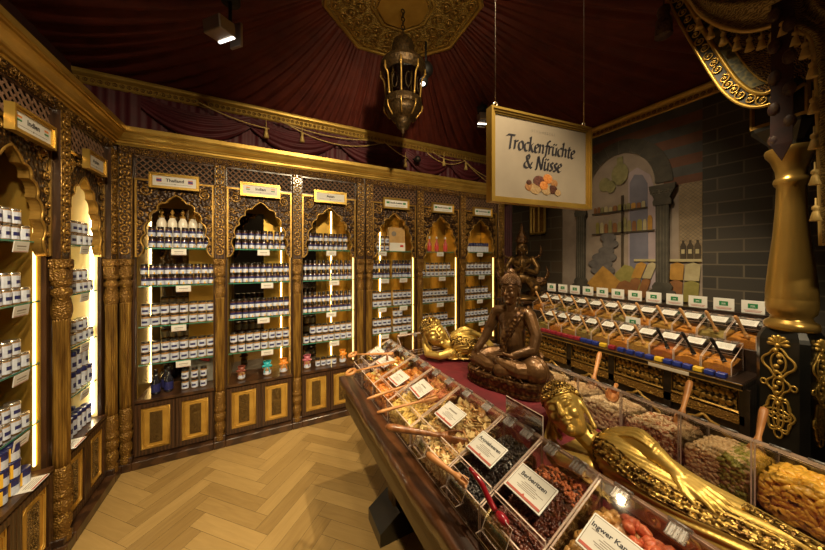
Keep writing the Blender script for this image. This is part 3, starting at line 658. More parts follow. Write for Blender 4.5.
plaque('B4', 'Saudi-Arabien', 'green', 'gilt plaque with green flags above the kraft box cabinet')
plaque('B5', 'Saudi-Arabien', 'green', 'gilt plaque with green flags above the red bottle cabinet')
plaque('B6', 'Saudi-Arabien', 'green', 'gilt plaque with green flags above the last cabinet on the right')

# ------------------------------------------------------------------ goods on the shelves
def jar(name, label, cat, r, h, body, lid, lh=.2, lab=(.1, .68), style='blue', shoulder=.74, neck=.86):
    b = MB(); b.lathe([(r*.9, 0), (r, h*.05), (r, h*shoulder), (r*neck, h*(shoulder+.08)), (r*neck, h*(1-lh*.6))], 14); o = b.build(name, body)
    tag(o, label, cat)
    k = MB(); k.lathe([(r*neck*1.07, h*(1-lh)), (r*neck*1.10, h*(1-lh*.9)), (r*neck*1.10, h*.985), (r*neck*1.0, h)], 14); k.build('lid', lid, o)
    l = MB(); n = 14; z0, z1 = h*lab[0], h*lab[1]; rows = [z0, z0+(z1-z0)*.30, z0+(z1-z0)*.62, z1]
    for i in range(3):
        for j in range(n):
            a0, a1 = -PI/2+2*PI*(j-.5)/n, -PI/2+2*PI*(j+.5)/n; R = r*1.015
            m = 0
            front = j in (0, 1, n-1)
            if style == 'blue' and i == 1 and front: m = 1
            if style == 'band' and i == 2: m = 1
            if style == 'band' and i == 0 and j == 1: m = 2
            if style == 'yellow': m = 2 if (j in (2, 3, n-2, n-3, 4)) else (1 if i == 2 else 0)
            if style == 'red': m = 3 if i < 2 else 0
            l.add([(R*math.cos(a0), R*math.sin(a0), rows[i]), (R*math.cos(a1), R*math.sin(a1), rows[i]), (R*math.cos(a1), R*math.sin(a1), rows[i+1]), (R*math.cos(a0), R*math.sin(a0), rows[i+1])], [(0, 1, 2, 3)], True, m)
    l.build('paper_label', [label_w, label_b, label_y, label_r], o); return o
JARS = {
 'dark': lambda L: jar('preserve_jar', L, 'jar', .0230, .086, jar_dark, lid_dark, .22, (.08, .66), 'band'),
 'white': lambda L: jar('spice_jar', L, 'jar', .0280, .088, jar_mid, lid_dark, .20, (.09, .70), 'blue', .84, .9),
 'silver': lambda L: jar('spice_jar', L, 'jar', .0255, .074, jar_mid, lid_silver, .16, (.06, .80), 'blue', .84, .9),
 'slim': lambda L: jar('spice_bottle', L, 'bottle', .0205, .10, jar_dark, lid_dark, .30, (.06, .55), 'band', .64, .72),
 'small': lambda L: jar('spice_jar', L, 'jar', .0240, .084, jar_mid, lid_dark, .24, (.08, .66), 'blue', .76, .86),
 'tall': lambda L: jar('spice_tin', L, 'tin', .024, .125, jar_mid, lid_blue, .22, (.04, .76), 'blue', .80, .95),
 'box': lambda L: jar('tea_tin', L, 'tin', .031, .078, jar_dark, lid_blue, .14, (.05, .84), 'yellow', .86, .96),
 'cap': lambda L: jar('capped_jar', L, 'jar', .0212, .125, jar_mid, lid_blue, .34, (.05, .62), 'plain', .66, .95),
}
PROTO = {}
HT = dict(dark=.086, white=.088, silver=.074, slim=.10, small=.084, tall=.125, box=.078, cap=.125); RD = dict(dark=.0245, white=.031, silver=.031, slim=.0225, small=.026, tall=.024, box=.031, cap=.024)
jr = random.Random(11)
def put_jar(kind, loc, rz, label, group):
    if kind not in PROTO:
        o = JARS[kind](label); o['group'] = group; place(o, loc, rz); PROTO[kind] = o; return o
    return dup(PROTO[kind], loc, rz, label, group)
ORD = ['first', 'second', 'third', 'fourth', 'fifth', 'sixth', 'seventh', 'eighth', 'ninth', 'tenth', 'eleventh', 'twelfth']
def row(key, si, kind, n, u0, u1, rows=2, y=.07, label='', skip=(), zb=None, top=None):
    z = (SHELF[si] if si < 4 else .5053) if zb is None else zb; z += .0005
    rz = BAYS[key][1]; what, where = label.split('|')
    for r in range(rows):
        us = [u0+(u1-u0)*(i+.5)/n for i in range(n)]
        if r and top: us = us[top[0]:top[1]]
        for i, u in enumerate(us):
            if (r, i) in skip: continue
            lay = '' if rows == 1 else [', lower layer', ', upper layer'][r] if rows == 2 else [', lowest layer', ', middle layer', ', topmost layer'][r]
            put_jar(kind, at(key, u+jr.uniform(-.002, .002), y+jr.uniform(-.003, .003), z+r*(HT[kind]+.0008)), rz+jr.uniform(-.25, .25), '%s %s from left%s, %s' % (ORD[i], what, lay, where), what+', '+where)
SN = ['top shelf', 'second shelf', 'third shelf', 'lowest glass shelf']
# right row, first unit
row('B1', 0, 'dark', 8, .10, .52, 2, .082, 'dark banded jar|top shelf, under Thailand plaque')
row('B1', 1, 'dark', 10, .062, .550, 2, .06, 'dark banded jar|second shelf, under Thailand plaque')
row('B1', 2, 'white', 8, .062, .550, 2, .06, 'white-labelled jar|third shelf, under Thailand plaque')
row('B1', 3, 'white', 8, .062, .550, 2, .06, 'white-labelled jar|lowest shelf, under Thailand plaque')
row('B2', 0, 'dark', 8, .10, .52, 2, .082, 'dark banded jar|top shelf, second cabinet right of corner')
row('B2', 1, 'dark', 10, .062, .550, 2, .06, 'dark banded jar|second shelf, second cabinet right of corner')
row('B2', 2, 'dark', 10, .062, .550, 2, .06, 'dark banded jar|third shelf, second cabinet right of corner')
row('B2', 3, 'white', 8, .062, .550, 2, .06, 'white-labelled jar|lowest shelf, second cabinet right of corner')
row('B3', 0, 'dark', 8, .11, .51, 2, .082, 'dark banded jar|top shelf, third cabinet right of corner')
row('B3', 1, 'slim', 11, .062, .550, 2, .06, 'slim dark bottle|second shelf, third cabinet right of corner')
row('B3', 2, 'slim', 11, .062, .550, 2, .06, 'slim dark bottle|third shelf, third cabinet right of corner')
row('B3', 3, 'white', 8, .062, .550, 2, .06, 'white-labelled jar|lowest shelf, third cabinet right of corner', top=(1, 8))
# right row, second unit
row('B4', 0, 'small', 3, .10, .28, 2, .082, 'small white jar|top shelf, kraft box cabinet')
row('B4', 1, 'slim', 5, .064, .272, 2, .06, 'slim dark bottle|left block, second shelf, kraft box cabinet')
row('B4', 1, 'slim', 6, .30, .546, 2, .06, 'slim dark bottle|right block, second shelf, kraft box cabinet')
row('B4', 2, 'white', 4, .066, .288, 2, .06, 'white-labelled jar|left block, third shelf, kraft box cabinet')
row('B4', 2, 'white', 4, .312, .546, 2, .06, 'white-labelled jar|right block, third shelf, kraft box cabinet')
row('B4', 3, 'white', 4, .066, .288, 2, .06, 'white-labelled jar|left block, lowest shelf, kraft box cabinet')
row('B4', 3, 'white', 4, .312, .546, 3, .06, 'white-labelled jar|right block, lowest shelf, kraft box cabinet', skip=((2, 2), (2, 3)))
for si, a in ((1, (1, 7)), (2, (0, 7)), (3, (0, 7))):
    row('B5', si, 'small', 9 if si > 1 else 8, .062, .550, 2, .06, 'small white jar|%s, red bottle cabinet' % ['top shelf', 'second shelf', 'third shelf', 'lowest shelf'][si], top=a)
row('B6', 0, 'cap', 9, .11, .52, 1, .082, 'blue-capped jar|top shelf, last right cabinet')
for si in (1, 2, 3): row('B6', si, 'small', 8, .062, .550, 2, .06, 'small white jar|%s, last right cabinet' % ['top shelf', 'second shelf', 'third shelf', 'lowest shelf'][si], top=(0, 7 if si > 1 else 8))
# left row
for si in range(4): row('A1', si, 'silver', 7, .12, .52, 2, .07, 'silver-lidded jar|%s, left India cabinet' % ['top shelf', 'second shelf', 'third shelf', 'lowest shelf'][si], top=(0, 6))
for si in range(2, 4): row('A1', si, 'silver', 5, .16, .46, 1, .13, 'silver-lidded jar|rear row, %s, left India cabinet' % ['top shelf', 'second shelf', 'third shelf', 'lowest shelf'][si])
row('A1', 4, 'box', 5, .14, .48, 3, .05, 'blue-gold tin|base board, left India cabinet', top=(0, 4))
for si in range(3): row('A2', si, 'silver', 8, .072, .59, 2, .07, 'silver-lidded jar|%s, white-lit cabinet' % ['top shelf', 'second shelf', 'third shelf', 'lowest shelf'][si], top=(0, 6))
row('A2', 3, 'tall', 8, .072, .58, 1, .07, 'tall blue-lidded tin|lowest shelf, white-lit cabinet')
row('A2', 3, 'tall', 6, .072, .48, 1, .075, 'tall blue-lidded tin|upper row, lowest shelf, white-lit cabinet', zb=SHELF[3]+.126)
row('A2', 4, 'tall', 7, .10, .47, 1, .06, 'tall blue-lidded tin|front row, base board, white-lit cabinet')
row('A2', 4, 'tall', 7, .09, .44, 1, .125, 'tall blue-lidded tin|rear row, base board, white-lit cabinet')

# things standing between and behind the jars
def carafe():
    b = MB(); b.lathe([(.024, 0), (.028, .01), (.019, .04), (.024, .10), (.032, .17), (.033, .21), (.027, .235), (.019, .25), (.018, .262)], 18)
    o = b.build('ceramic_carafe', ceramic); tag(o, 'white ceramic carafe behind the jars under the Thailand arch', 'carafe', 'white carafes under the Thailand arch')
    MB().lathe([(.021, .258), (.019, .272), (.008, .282), (.006, .290), (.014, .304), (.008, .322), (.0005, .335)], 14).build('stopper', gold_dark, o)
    MB().tube(catmull([(.028, 0, .14), (.052, 0, .16), (.052, 0, .22), (.020, 0, .245)], 5), .006, 6).build('handle', ceramic, o); return o
cf = carafe()
for i in range(5):
    o = cf if i == 0 else dup(cf, (0, 0, 0)); place(o, at('B1', .165+i*.071, .17, SHELF[0]+.0005), 1.57)
    o['label'] = ['leftmost white ceramic carafe behind the jars under the Thailand arch', 'second white ceramic carafe from the left under the Thailand arch', 'middle white ceramic carafe of five under the Thailand arch', 'fourth white ceramic carafe from the left under the Thailand arch', 'rightmost white ceramic carafe under the Thailand arch'][i]
def bottle(name, r, h, body, cap, lab):
    b = MB(); b.lathe([(r*.9, 0), (r, .006), (r, h*.52), (r*.42, h*.68), (r*.36, h*.88)], 14); o = b.build(name, body)
    MB().lathe([(r*.44, h*.84), (r*.44, h*.985), (r*.3, h)], 12).build('cap', cap, o); MB().lathe([(r*1.02, h*.10), (r*1.02, h*.42)], 14, caps=False).build('paper_label', lab, o); return o
rb = bottle('red_bottle', .026, .19, M('pink_syrup', (.50, .10, .09), rough=.15, coat=.6), paper_w, label_r)
for i, u in enumerate([.11, .195, .30, .43]):
    o = rb if i == 0 else dup(rb, (0, 0, 0)); place(o, at('B5', u, .09, SHELF[0])); tag(o, 'red-labelled bottle on the top shelf, '+['leftmost of four', 'second of four from the left', 'third of four from the left', 'rightmost of four'][i], 'bottle', 'red bottles on the top shelf')
t = thing('kraft_box', 'brown kraft paper box with printed front on the top shelf', 'box', at('B4', .395, .15, SHELF[0]), 0)
k = MB(); k.rbox((0, 0, .14), (.20, .07, .28), .003); k.build('carton', kraft, t)
k = MB(); k.b2(-.099, .099, -.038, -.0352, .003, .10); k.build('white_band', paper_w, t)
k = MB(); k.sph((-.045, -.036, .205), (.032, .003, .030), 14, 8); k.build('printed_emblem', ink_grey, t); k = MB(); k.b2(.035, .075, -.040, -.0375, .05, .075); k.build('red_mark', label_r, t)
def gift(label, u, key, col, jm=None, y=.09, s=1, group='gift jars with bows on the base boards'):
    t = thing('gift_jar', label, 'jar', at(key, u, y, .5056), jr.uniform(-.3, .3), group)
    MB().lathe([(.030*s, 0), (.034*s, .006), (.034*s, .06*s), (.026*s, .078*s), (.020*s, .084*s)], 14).build('body', jm or jar_mid, t)
    MB().lathe([(.0347*s, .012), (.0347*s, .045*s)], 14, caps=False).build('paper_label', label_w, t)
    b = MB(); b.lathe([(.021*s, .082*s), (.036*s, .13*s), (.030*s, .125*s)], 12, mod=lambda a, z: 1+.12*math.sin(6*a), caps=False)
    for q in (-1, 1): b.sph((q*.024*s, -.018*s, .088*s), (.022*s, .010*s, .013*s), 10, 6); b.tube([(q*.004, -.03*s, .085*s), (q*.018*s, -.036*s, .06*s), (q*.024*s, -.038*s, .035*s)], .004, 4)
    b.sph((0, -.024*s, .086*s), .008*s, 8, 6); b.build('ribbon_bow', M('ribbon', col, rough=.4), t); return t
gift('gift jar with a turquoise ribbon on the base board of the second right cabinet', .36, 'B2', (.02, .35, .42))
gift('gift jar with an orange ribbon on the base board of the second right cabinet', .50, 'B2', (.65, .22, .02))
gift('small jar with a red-brown cloth top on the base board of the second right cabinet', .15, 'B2', (.20, .05, .03), s=.9)
gift('gift jar with an orange bow, third right cabinet\'s base board', .46, 'B3', (.70, .24, .02))
gift('pink-topped gift jar at the left of the third right cabinet\'s base board', .105, 'B3', (.40, .10, .14))
gift('gift jar with an orange bow on the last cabinet\'s base board', .43, 'B6', (.75, .26, .02), s=1.2)
gift('dark jar with red cloth top on the last cabinet\'s base board', .27, 'B6', (.25, .03, .03), jar_dark)
gift('pale-topped gift jar on the base board of the red bottle cabinet', .125, 'B5', (.5, .3, .25))
row('B3', 4, 'small', 4, .18, .40, 1, .09, 'small white jar|base board, third cabinet right of corner')
row('B1', 4, 'small', 3, .31, .50, 2, .08, 'small white jar|base board, under Thailand plaque')
db = bottle('dark_oil_bottle', .030, .20, M('dark_oil', (.012, .012, .02), rough=.12, coat=.7), lid_dark, label_b)
for i, (u, y) in enumerate([(.15, .08), (.23, .09), (.19, .17)]):
    o = db if i == 0 else dup(db, (0, 0, 0)); place(o, at('B1', u, y, .5056)); tag(o, 'dark oil bottle with blue label, '+['left one at the front', 'right one at the front', 'one standing behind the other two'][i]+' under the Thailand plaque', 'bottle', 'dark oil bottles under the Thailand plaque')
hx = thing('cellophane_gift_box', 'clear gift box with a red ribbon handle on the base board under the Thailand plaque', 'gift box', at('B1', .44, .22, .5056), 0)
MB().rbox((0, 0, .11), (.18, .10, .22), .004).build('box', M('grey_card', (.20, .19, .17), (.30, .28, .24), .3, 0, 20), hx)
MB().tube(catmull([(-.08, -.055, .18), (-.09, -.06, .225), (-.04, -.06, .235), (.0, -.06, .21), (.06, -.06, .19)], 5), .012, 6, flat=.4).build('red_ribbon', label_r, hx)
# small cards hanging on the shelf edges
_tag = None
def shelf_card(key, si, u, label, w=.098, h=.052, z=None):
    global _tag
    loc = at(key, u, .020, (SHELF[si]-.006) if z is None else z); rz = BAYS[key][1]
    if _tag is None:
        p = MB(); p.rbox((0, 0, -h/2), (w, .003, h), .001); p.m = 1; p.b2(-w*.46, w*.46, -.0019, -.0015, -h*.95, -h*.91)
        p.b2(-w*.30, w*.30, -.0019, -.0015, -h*.50, -h*.40, mi=2); p.b2(-w*.28, w*.28, -.0019, -.0015, -h*.72, -h*.68, mi=2)
        _tag = p.build('price_card', [paper_w, card_red, ink_grey]); tag(_tag, label, 'price card', 'price cards on the shelf edges'); _tag.location = loc; _tag.rotation_euler = (.12, 0, rz); return _tag
    o = dup(_tag, loc, rz, label); o.rotation_euler = (.12, 0, rz)
CN = dict(A1='of the left India cabinet', A2='of the white-lit cabinet', B1='of the Thailand cabinet', B2='of the second right cabinet', B3='of the third right cabinet', B4='of the kraft box cabinet', B5='of the red bottle cabinet', B6='of the last right cabinet')
for key, us in dict(A1=(.40,), A2=(.34,), B1=(.31,), B2=(.33,), B3=(.33,), B4=(.17,), B5=(.31,), B6=(.32,)).items():
    for si in range(4):
        shelf_card(key, si, us[0]+(.03 if si % 2 and key[0] == 'B' else 0), 'small white price card on the %s %s%s' % (SN[si], CN[key], ', left one' if key == 'B4' and si else ''))
        if key == 'B4' and si: shelf_card(key, si, .43, 'small white price card on the %s of the kraft box cabinet, right one' % SN[si])
for key, u, l in (('A1', .42, 'white price card lying on the base board of the left India cabinet'), ('A2', .16, 'white price card lying on the base board of the white-lit cabinet')):
    p = MB(); p.rbox((0, 0, .002), (.12, .09, .004), .001); p.m = 1; p.b2(-.055, .055, -.043, -.036, .004, .0044); p.b2(-.03, .03, .014, .021, .004, .0043, mi=2)
    for i in range(4): p.b2(-.04, .04, -.004-i*.008, -.0015-i*.008, .004, .0043, mi=2)
    o = p.build('lying_card', [paper_w, card_red, ink_grey]); tag(o, l, 'price card'); place(o, at(key, u, .012, .5055), RB)

# ------------------------------------------------------------------ big table with acrylic bins
TX0, TX1, TY0, TY1, TZ = .43, 1.62, -.35, 1.85, .85
t = thing('display_table', 'long dark wooden display table carrying the clear bins and statues', 'table', ((TX0+TX1)/2, (TY0+TY1)/2, 0))
cx_, cy_ = (TX0+TX1)/2, (TY0+TY1)/2; hx_, hy_ = (TX1-TX0)/2, (TY1-TY0)/2
def edge_top():
    mb = MB(); n = 150; loops = []
    def ring(z, off, amp):
        pts = []
        for k in range(4):
            for i in range(n):
                q = -1+2*i/n; x, y = [(q*hx_, -hy_), (hx_, q*hy_), (-q*hx_, hy_), (-hx_, -q*hy_)][k]
                w = amp*(noise.noise(Vector((x*9, y*9, z*14)))*1.0+noise.noise(Vector((x*28, y*28, z*30)))*.45); d = off-w
                pts.append((x-d*(x/hx_)**9, y-d*(y/hy_)**9, z))
        return pts
    R = [ring(.79, .012, .004), ring(.797, .004, .006), ring(.81, .0, .008), ring(.828, .001, .009), ring(.842, .006, .008), ring(.849, .016, .004), ring(.85, .024, .002)]; k = len(R[0]); vs = [p for r in R for p in r]; fs = []
    for i in range(len(R)-1):
        for j in range(k): fs.append((i*k+j, i*k+(j+1) % k, (i+1)*k+(j+1) % k, (i+1)*k+j))
    mb.add(vs, fs, True); mb.add(R[0], [tuple(range(k))[::-1]]); mb.add(R[-1], [tuple(range(k))]); return mb
edge_top().build('table_top', table_wood, t)
a = MB()
for s in (-1, 1): a.b2(s*(hx_-.045)-.012, s*(hx_-.045)+.012, -hy_+.03, hy_-.03, .655, .79); a.b2(-hx_+.05, hx_-.05, s*(hy_-.045)-.012, s*(hy_-.045)+.012, .655, .79)
a.build('apron', apron_m, t)
for y in (.83, -.75):
    l = MB(); l.rbox((-.24, y, .40), (.22, .10, .78), .01); l.rbox((.24, y, .40), (.22, .10, .78), .01); l.b2(-.13, .13, y-.03, y+.03, .3, .42); l.build('leg', walnut, t)
    l = MB(); l.prism([[(-hx_+.14, 0), (hx_-.14, 0), (hx_-.14, .07), (hx_-.26, .15), (-hx_+.26, .15), (-hx_+.14, .07)]], lambda u, z, d: (u, d, z), y-.10, y+.10); l.build('foot', pedestal_m, t, fixn=True)

HF, HB, DB = .098, .205, .245
def acrylic_bin(label, loc, rz, w, splash=False, holder=False, lid0=.20, group='clear acrylic bins on the big table', D=DB, hf=HF, hb=HB, detail=True, hinges=(.25, .72)):
    t = thing('acrylic_bin', label, 'bin', loc, rz, group); T = .004; g = .0015; b = MB(); ang = math.atan2(hb-hf, D)
    b.sheet((w/2, T/2, hf/2), (w-2*g, T, hf)); b.sheet((w/2, D-T/2, hb/2), (w-2*g, T, hb)); b.sheet((w/2, D/2, T/2), (w-2*g, D, T))
    for x in (g+T/2, w-g-T/2):
        q = [(0, 0), (D, 0), (D, hb-.003), (0, hf-.003)]; vs = [(x-T/2, y, z) for y, z in q]+[(x+T/2, y, z) for y, z in q]
        b.add(vs, [(3, 2, 1, 0), (4, 5, 6, 7), (0, 1, 5, 4), (1, 2, 6, 5), (2, 3, 7, 6), (3, 0, 4, 7)], mi=[0, 0, 1, 1, 1, 1])
    b.build('tray', [acr, acr_edge], t)
    R = Matrix.Rotation(ang, 3, 'X'); L = math.hypot(D, hb-hf); l = MB(); yl = D*(lid0+1)/2; l.sheet((w/2, yl-.002, hf+(hb-hf)*yl/D+.003), (w-2*g, L*(1-lid0)-.008, T), R); l0 = D*lid0
    # rail at the hinge and a lip at the front of the lid
    l.sheet((w/2, D-.004, hb+.002), (w-2*g, .010, .007)); l.sheet((w/2, l0-.002, hf+(hb-hf)*lid0-.001), (w-2*g-.009, .0035, .014))
    l.build('lid', [acr, acr_edge], t)
    for k in hinges:
        h = MB(); c = Vector((w*k, D-.020, hb-.003)); h.rbox(c, (.034, .030, .005), .002, R)
        for q in range(4): h.rbox(c+R @ Vector((-.0125+.0085*q, 0, .004)), (.003, .026, .004), .001, R)
        h.cyl(c+Vector((-.019, .016, .010)), c+Vector((.019, .016, .010)), .0045, n=8); h.build('hinge', acr_hinge, t)
    if holder:
        h = MB(); h.sheet((w*.40, -.006, hf-.005), (.075, .003, .060), Matrix.Rotation(-.5, 3, 'X')); h.sheet((w*.40, -.024, hf-.030), (.075, .030, .003)); h.build('scoop_holder', [acr, acr_edge], t)
    if splash:
        h = MB(); h.sheet((w/2, D+.006, hb+.028), (w-.004, .004, .072)); h.build('splash_guard', [acr_dark, acr_edge], t)
    return t
def content(name, label, cat, loc, rz, w, mat, piece=None, n=0, pm=None, D=DB, hf=HF, hb=HB, seed=1, base=None, amp=.010, two=None, res=22):
    # a heap filling a bin: a bumpy heap surface carrying loose pieces
    rr = random.Random(seed); q_ = .013 if piece else 0; x0, x1, y0, y1 = .007+q_, w-.007-q_, .006+q_, D-.006-q_; base = base or (.80, .56)
    def hz(x, y):
        v = (y-y0)/(y1-y0); q = noise.noise(Vector((x*22+seed*7, y*22, seed)))*amp+noise.noise(Vector((x*60+seed, y*60, seed*3)))*amp*.45
        return hf*base[0]+(hb*base[1]-hf*base[0])*v+q-.012*abs(2*(x-x0)/(x1-x0)-1)**3
    mb = MB(); nu = max(8, int(res*w/D)); nv = res
    V = [(x0+(x1-x0)*i/nu, y0+(y1-y0)*j/nv) for i in range(nu+1) for j in range(nv+1)]
    vs = [(x, y, hz(x, y)) for x, y in V]; fs = []
    for i in range(nu):
        for j in range(nv): a = i*(nv+1)+j; fs.append((a, a+nv+1, a+nv+2, a+1))
    mb.add(vs, fs, True)
    B = [i*(nv+1) for i in range(nu+1)]+[nu*(nv+1)+j for j in range(1, nv+1)]+[i*(nv+1)+nv for i in range(nu-1, -1, -1)]+[j for j in range(nv-1, 0, -1)]
    o0 = len(mb.v); mb.add([(vs[i][0], vs[i][1], .0055) for i in B], [])
    k = len(B)
    for i in range(k): mb.f.append([B[i], o0+i, o0+(i+1) % k, B[(i+1) % k]]); mb.mi.append(0); mb.sm.append(False)
    mb.f.append([o0+i for i in range(k)]); mb.mi.append(0); mb.sm.append(False)
    for i in range(n):
        m_ = 1
        x = rr.uniform(x0-.004, x1+.004); y = rr.uniform(y0-.004, y1+.004)
        if two: m_ = 2 if two(x/w, y/D, rr) else 1
        R = Matrix.Rotation(rr.uniform(0, 6.28), 3, 'Z') @ Matrix.Rotation(rr.uniform(-.7, .7), 3, 'X') @ Matrix.Rotation(rr.uniform(-.7, .7), 3, 'Y')
        mb.m = m_; piece(mb, Vector((x, y, hz(x, y)+rr.uniform(.0, .004))), R, rr)
    # loose pieces pressed against the front and the two sides
    for i in range(n):
        s = rr.choice((0, 0, 0, 1, 2)); x = rr.uniform(x0-.006, x1+.006); y = rr.uniform(y0-.006, y1+.006)
        if s == 0: y = y0-.005 if rr.random() < .4 else y1+.005
        elif s == 1: x = x0-.005
        else: x = x1+.005
        mb.m = 2 if two and two(x/w, y/D, rr) else 1; z = rr.uniform(.012, max(.02, hz(x, y)-.002))
        piece(mb, Vector((x, y, z)), Matrix.Rotation(rr.uniform(0, 6.28), 3, 'Y') @ Matrix.Rotation(rr.uniform(-.3, .3), 3, 'X'), rr)
    # nothing pokes through the clear walls or the lid
    mb.v = [(min(max(p[0], .0066), w-.0066), min(max(p[1], .0050), D-.0050), max(.0052, min(p[2], hf+(hb-hf)*min(max(p[1], 0), D)/D-.013))) for p in mb.v]
    o = mb.build(name, [mat]+(list(pm) if isinstance(pm, (list, tuple)) else [pm or mat]), kind='stuff'); place(o, loc, rz); tag(o, label, cat); return o
def ico(r0, sx=(1, 1), sy=(1, 1), sz=(1, 1), nu=6, nv=4):
    def f(mb, c, R, rr): r = r0*rr.uniform(.85, 1.15); mb.sph(c, (r*rr.uniform(*sx), r*rr.uniform(*sy), r*rr.uniform(*sz)), nu, nv, R)
    return f
def chip(r0, th=.0022):
    # thin curled slice
    def f(mb, c, R, rr):
        r = r0*rr.uniform(.7, 1.2); k = 7; cu = rr.uniform(.15, .6); top = []; bot = []
        for i in range(k): a = 2*PI*i/k; q = r*rr.uniform(.75, 1.1); p = Vector((q*math.cos(a), q*math.sin(a)*.8, cu*q*q*math.cos(a)**2/r)); top.append(c+R @ (p+Vector((0, 0, th)))); bot.append(c+R @ p)
        vs = [c+R @ Vector((0, 0, th-.001))]+top+[c+R @ Vector((0, 0, -.001))]+bot; fs = []
        for i in range(k): j = (i+1) % k; fs.append((0, 1+i, 1+j)); fs.append((k+1, k+2+j, k+2+i)); fs.append((1+i, k+2+i, k+2+j, 1+j))
        mb.add(vs, fs, True)
    return f
def chunk(r0):
    def f(mb, c, R, rr):
        r = r0*rr.uniform(.7, 1.15); mb.sph(c, (r, r*rr.uniform(.6, .9), r*rr.uniform(.6, .8)), 7, 5, R)
        n = 7*4+2; o = len(mb.v)-n
        for i in range(n): v = Vector(mb.v[o+i]); mb.v[o+i] = tuple(v+(v-c)*rr.uniform(-.16, .16))
    return f
def ring(r0):
    def f(mb, c, R, rr): mb.torus(c, r0*rr.uniform(.85, 1.1), r0*.42, 9, 5, R)
    return f
def FM(name, c, c2, rough=.4, coat=.2, sss=0): return M(name, c, c2, rough, 0, 120, coat=coat, bump=.3)
RL = -PI/2
YB = [1.78, 1.61, 1.42, 1.22, .99, .739, .586, .417, .20, .03]
BX = .505
binlab = ['clear bin at the far end of the aisle row, grey prunes under wooden tongs', 'second farthest clear bin of the aisle row, apricots with lemon slices', 'third clear bin from the far end of the aisle row, orange apricots', 'fourth clear bin from the far end, yellow mango and salmon papaya', 'wide clear bin of cream apple chips in the aisle row', 'clear bin of black dried berries with the Aroniabeeren card', 'clear bin of dark red barberries with the Berberitzen card', 'clear bin of amber candied ginger with the Ingwer Kandiert card', 'nearest clear bin of the aisle row, at the bottom frame edge']
for i in range(9):
    y1, y0 = YB[i], YB[i+1]; acrylic_bin(binlab[i], (BX, y1, TZ+.0005), RL, y1-y0, splash=(i == 5), holder=i in (4, 5, 6))
def fill(i, name, lab, cat, mat, piece, n, pm, **k): return content(name, lab, cat, (BX, YB[i], TZ+.0006), RL, YB[i]-YB[i+1], mat, piece, n, pm, seed=i+2, base=k.pop('base', (.82, .74)), **k)
fill(0, 'dried_prunes', 'heap of grey-brown dried prunes in the far end bin', 'dried fruit', FM('prune', (.07, .035, .025), (.13, .075, .055)), chunk(.015), 120, FM('prune_piece', (.10, .055, .045), (.20, .12, .10)))
fill(1, 'dried_apricots', 'bright orange apricots with lemon slices in the second farthest bin', 'dried fruit', FM('apricot', (.30, .085, .010), (.45, .16, .02)), chunk(.016), 110, [FM('apricot_piece', (.52, .16, .018), (.66, .28, .045)), FM('lemon_slice', (.62, .50, .14), (.72, .62, .25))], two=lambda x, y, r: r.random() < .2)
fill(2, 'dried_apricots', 'deep orange dried apricot halves in the third bin from the far end', 'dried fruit', MATS['apricot'], chunk(.016), 150, [FM('apricot_red', (.42, .10, .015), (.58, .20, .035)), MATS['apricot_piece']], two=lambda x, y, r: r.random() < .5)
fill(3, 'dried_mango', 'yellow mango slices with salmon papaya behind in the fourth bin', 'dried fruit', FM('mango', (.34, .18, .035), (.48, .28, .06)), chip(.030, .004), 170, [FM('mango_piece', (.58, .36, .08), (.70, .50, .15)), FM('papaya_piece', (.46, .13, .055), (.58, .23, .10))], two=lambda x, y, r: y > .5 and r.random() < .85, amp=.016)
fill(4, 'apple_chips', 'cream and pale brown dried apple chips heaped in the wide bin', 'dried fruit', FM('apple', (.30, .17, .05), (.44, .28, .10)), chip(.021, .002), 480, [FM('apple_piece', (.66, .46, .18), (.80, .62, .30)), FM('apple_brown', (.42, .20, .06), (.54, .30, .1))], two=lambda x, y, r: r.random() < .3, amp=.014)
fill(5, 'aronia_berries', 'black dried aronia berries in the bin with the Aroniabeeren card', 'dried fruit', FM('aronia', (.008, .006, .006), (.02, .014, .012)), ico(.0058), 700, FM('aronia_piece', (.010, .008, .008), (.028, .020, .018), .35, .3), amp=.006)
fill(6, 'barberries', 'dark red-brown dried barberries with brighter ones at the back', 'dried fruit', FM('barberry', (.04, .010, .006), (.09, .022, .012)), ico(.0055, (1.1, 1.6), (.6, .9), (.6, .9)), 900, [FM('barberry_piece', (.055, .012, .007), (.15, .038, .018), .35, .3), FM('barberry_bright', (.55, .14, .05), (.70, .24, .10), .4)], two=lambda x, y, r: y > .80-.15*abs(x-.5) and r.random() < .8, amp=.006)
fill(7, 'candied_ginger', 'amber candied ginger cubes with red dried fruit behind', 'dried fruit', FM('ginger', (.30, .14, .03), (.42, .21, .05)), chunk(.016), 300, [FM('ginger_piece', (.52, .27, .065), (.66, .40, .14), .3, .4), FM('dried_strawberry', (.55, .09, .04), (.66, .20, .09), .4)], two=lambda x, y, r: (y > .66 and x > .3) or x > .8, amp=.012)
fill(8, 'dried_strawberries', 'red dried strawberry pieces in the nearest bin of the aisle row', 'dried fruit', FM('strawberry', (.25, .03, .02), (.36, .06, .03)), chunk(.013), 220, MATS['dried_strawberry'], amp=.012)
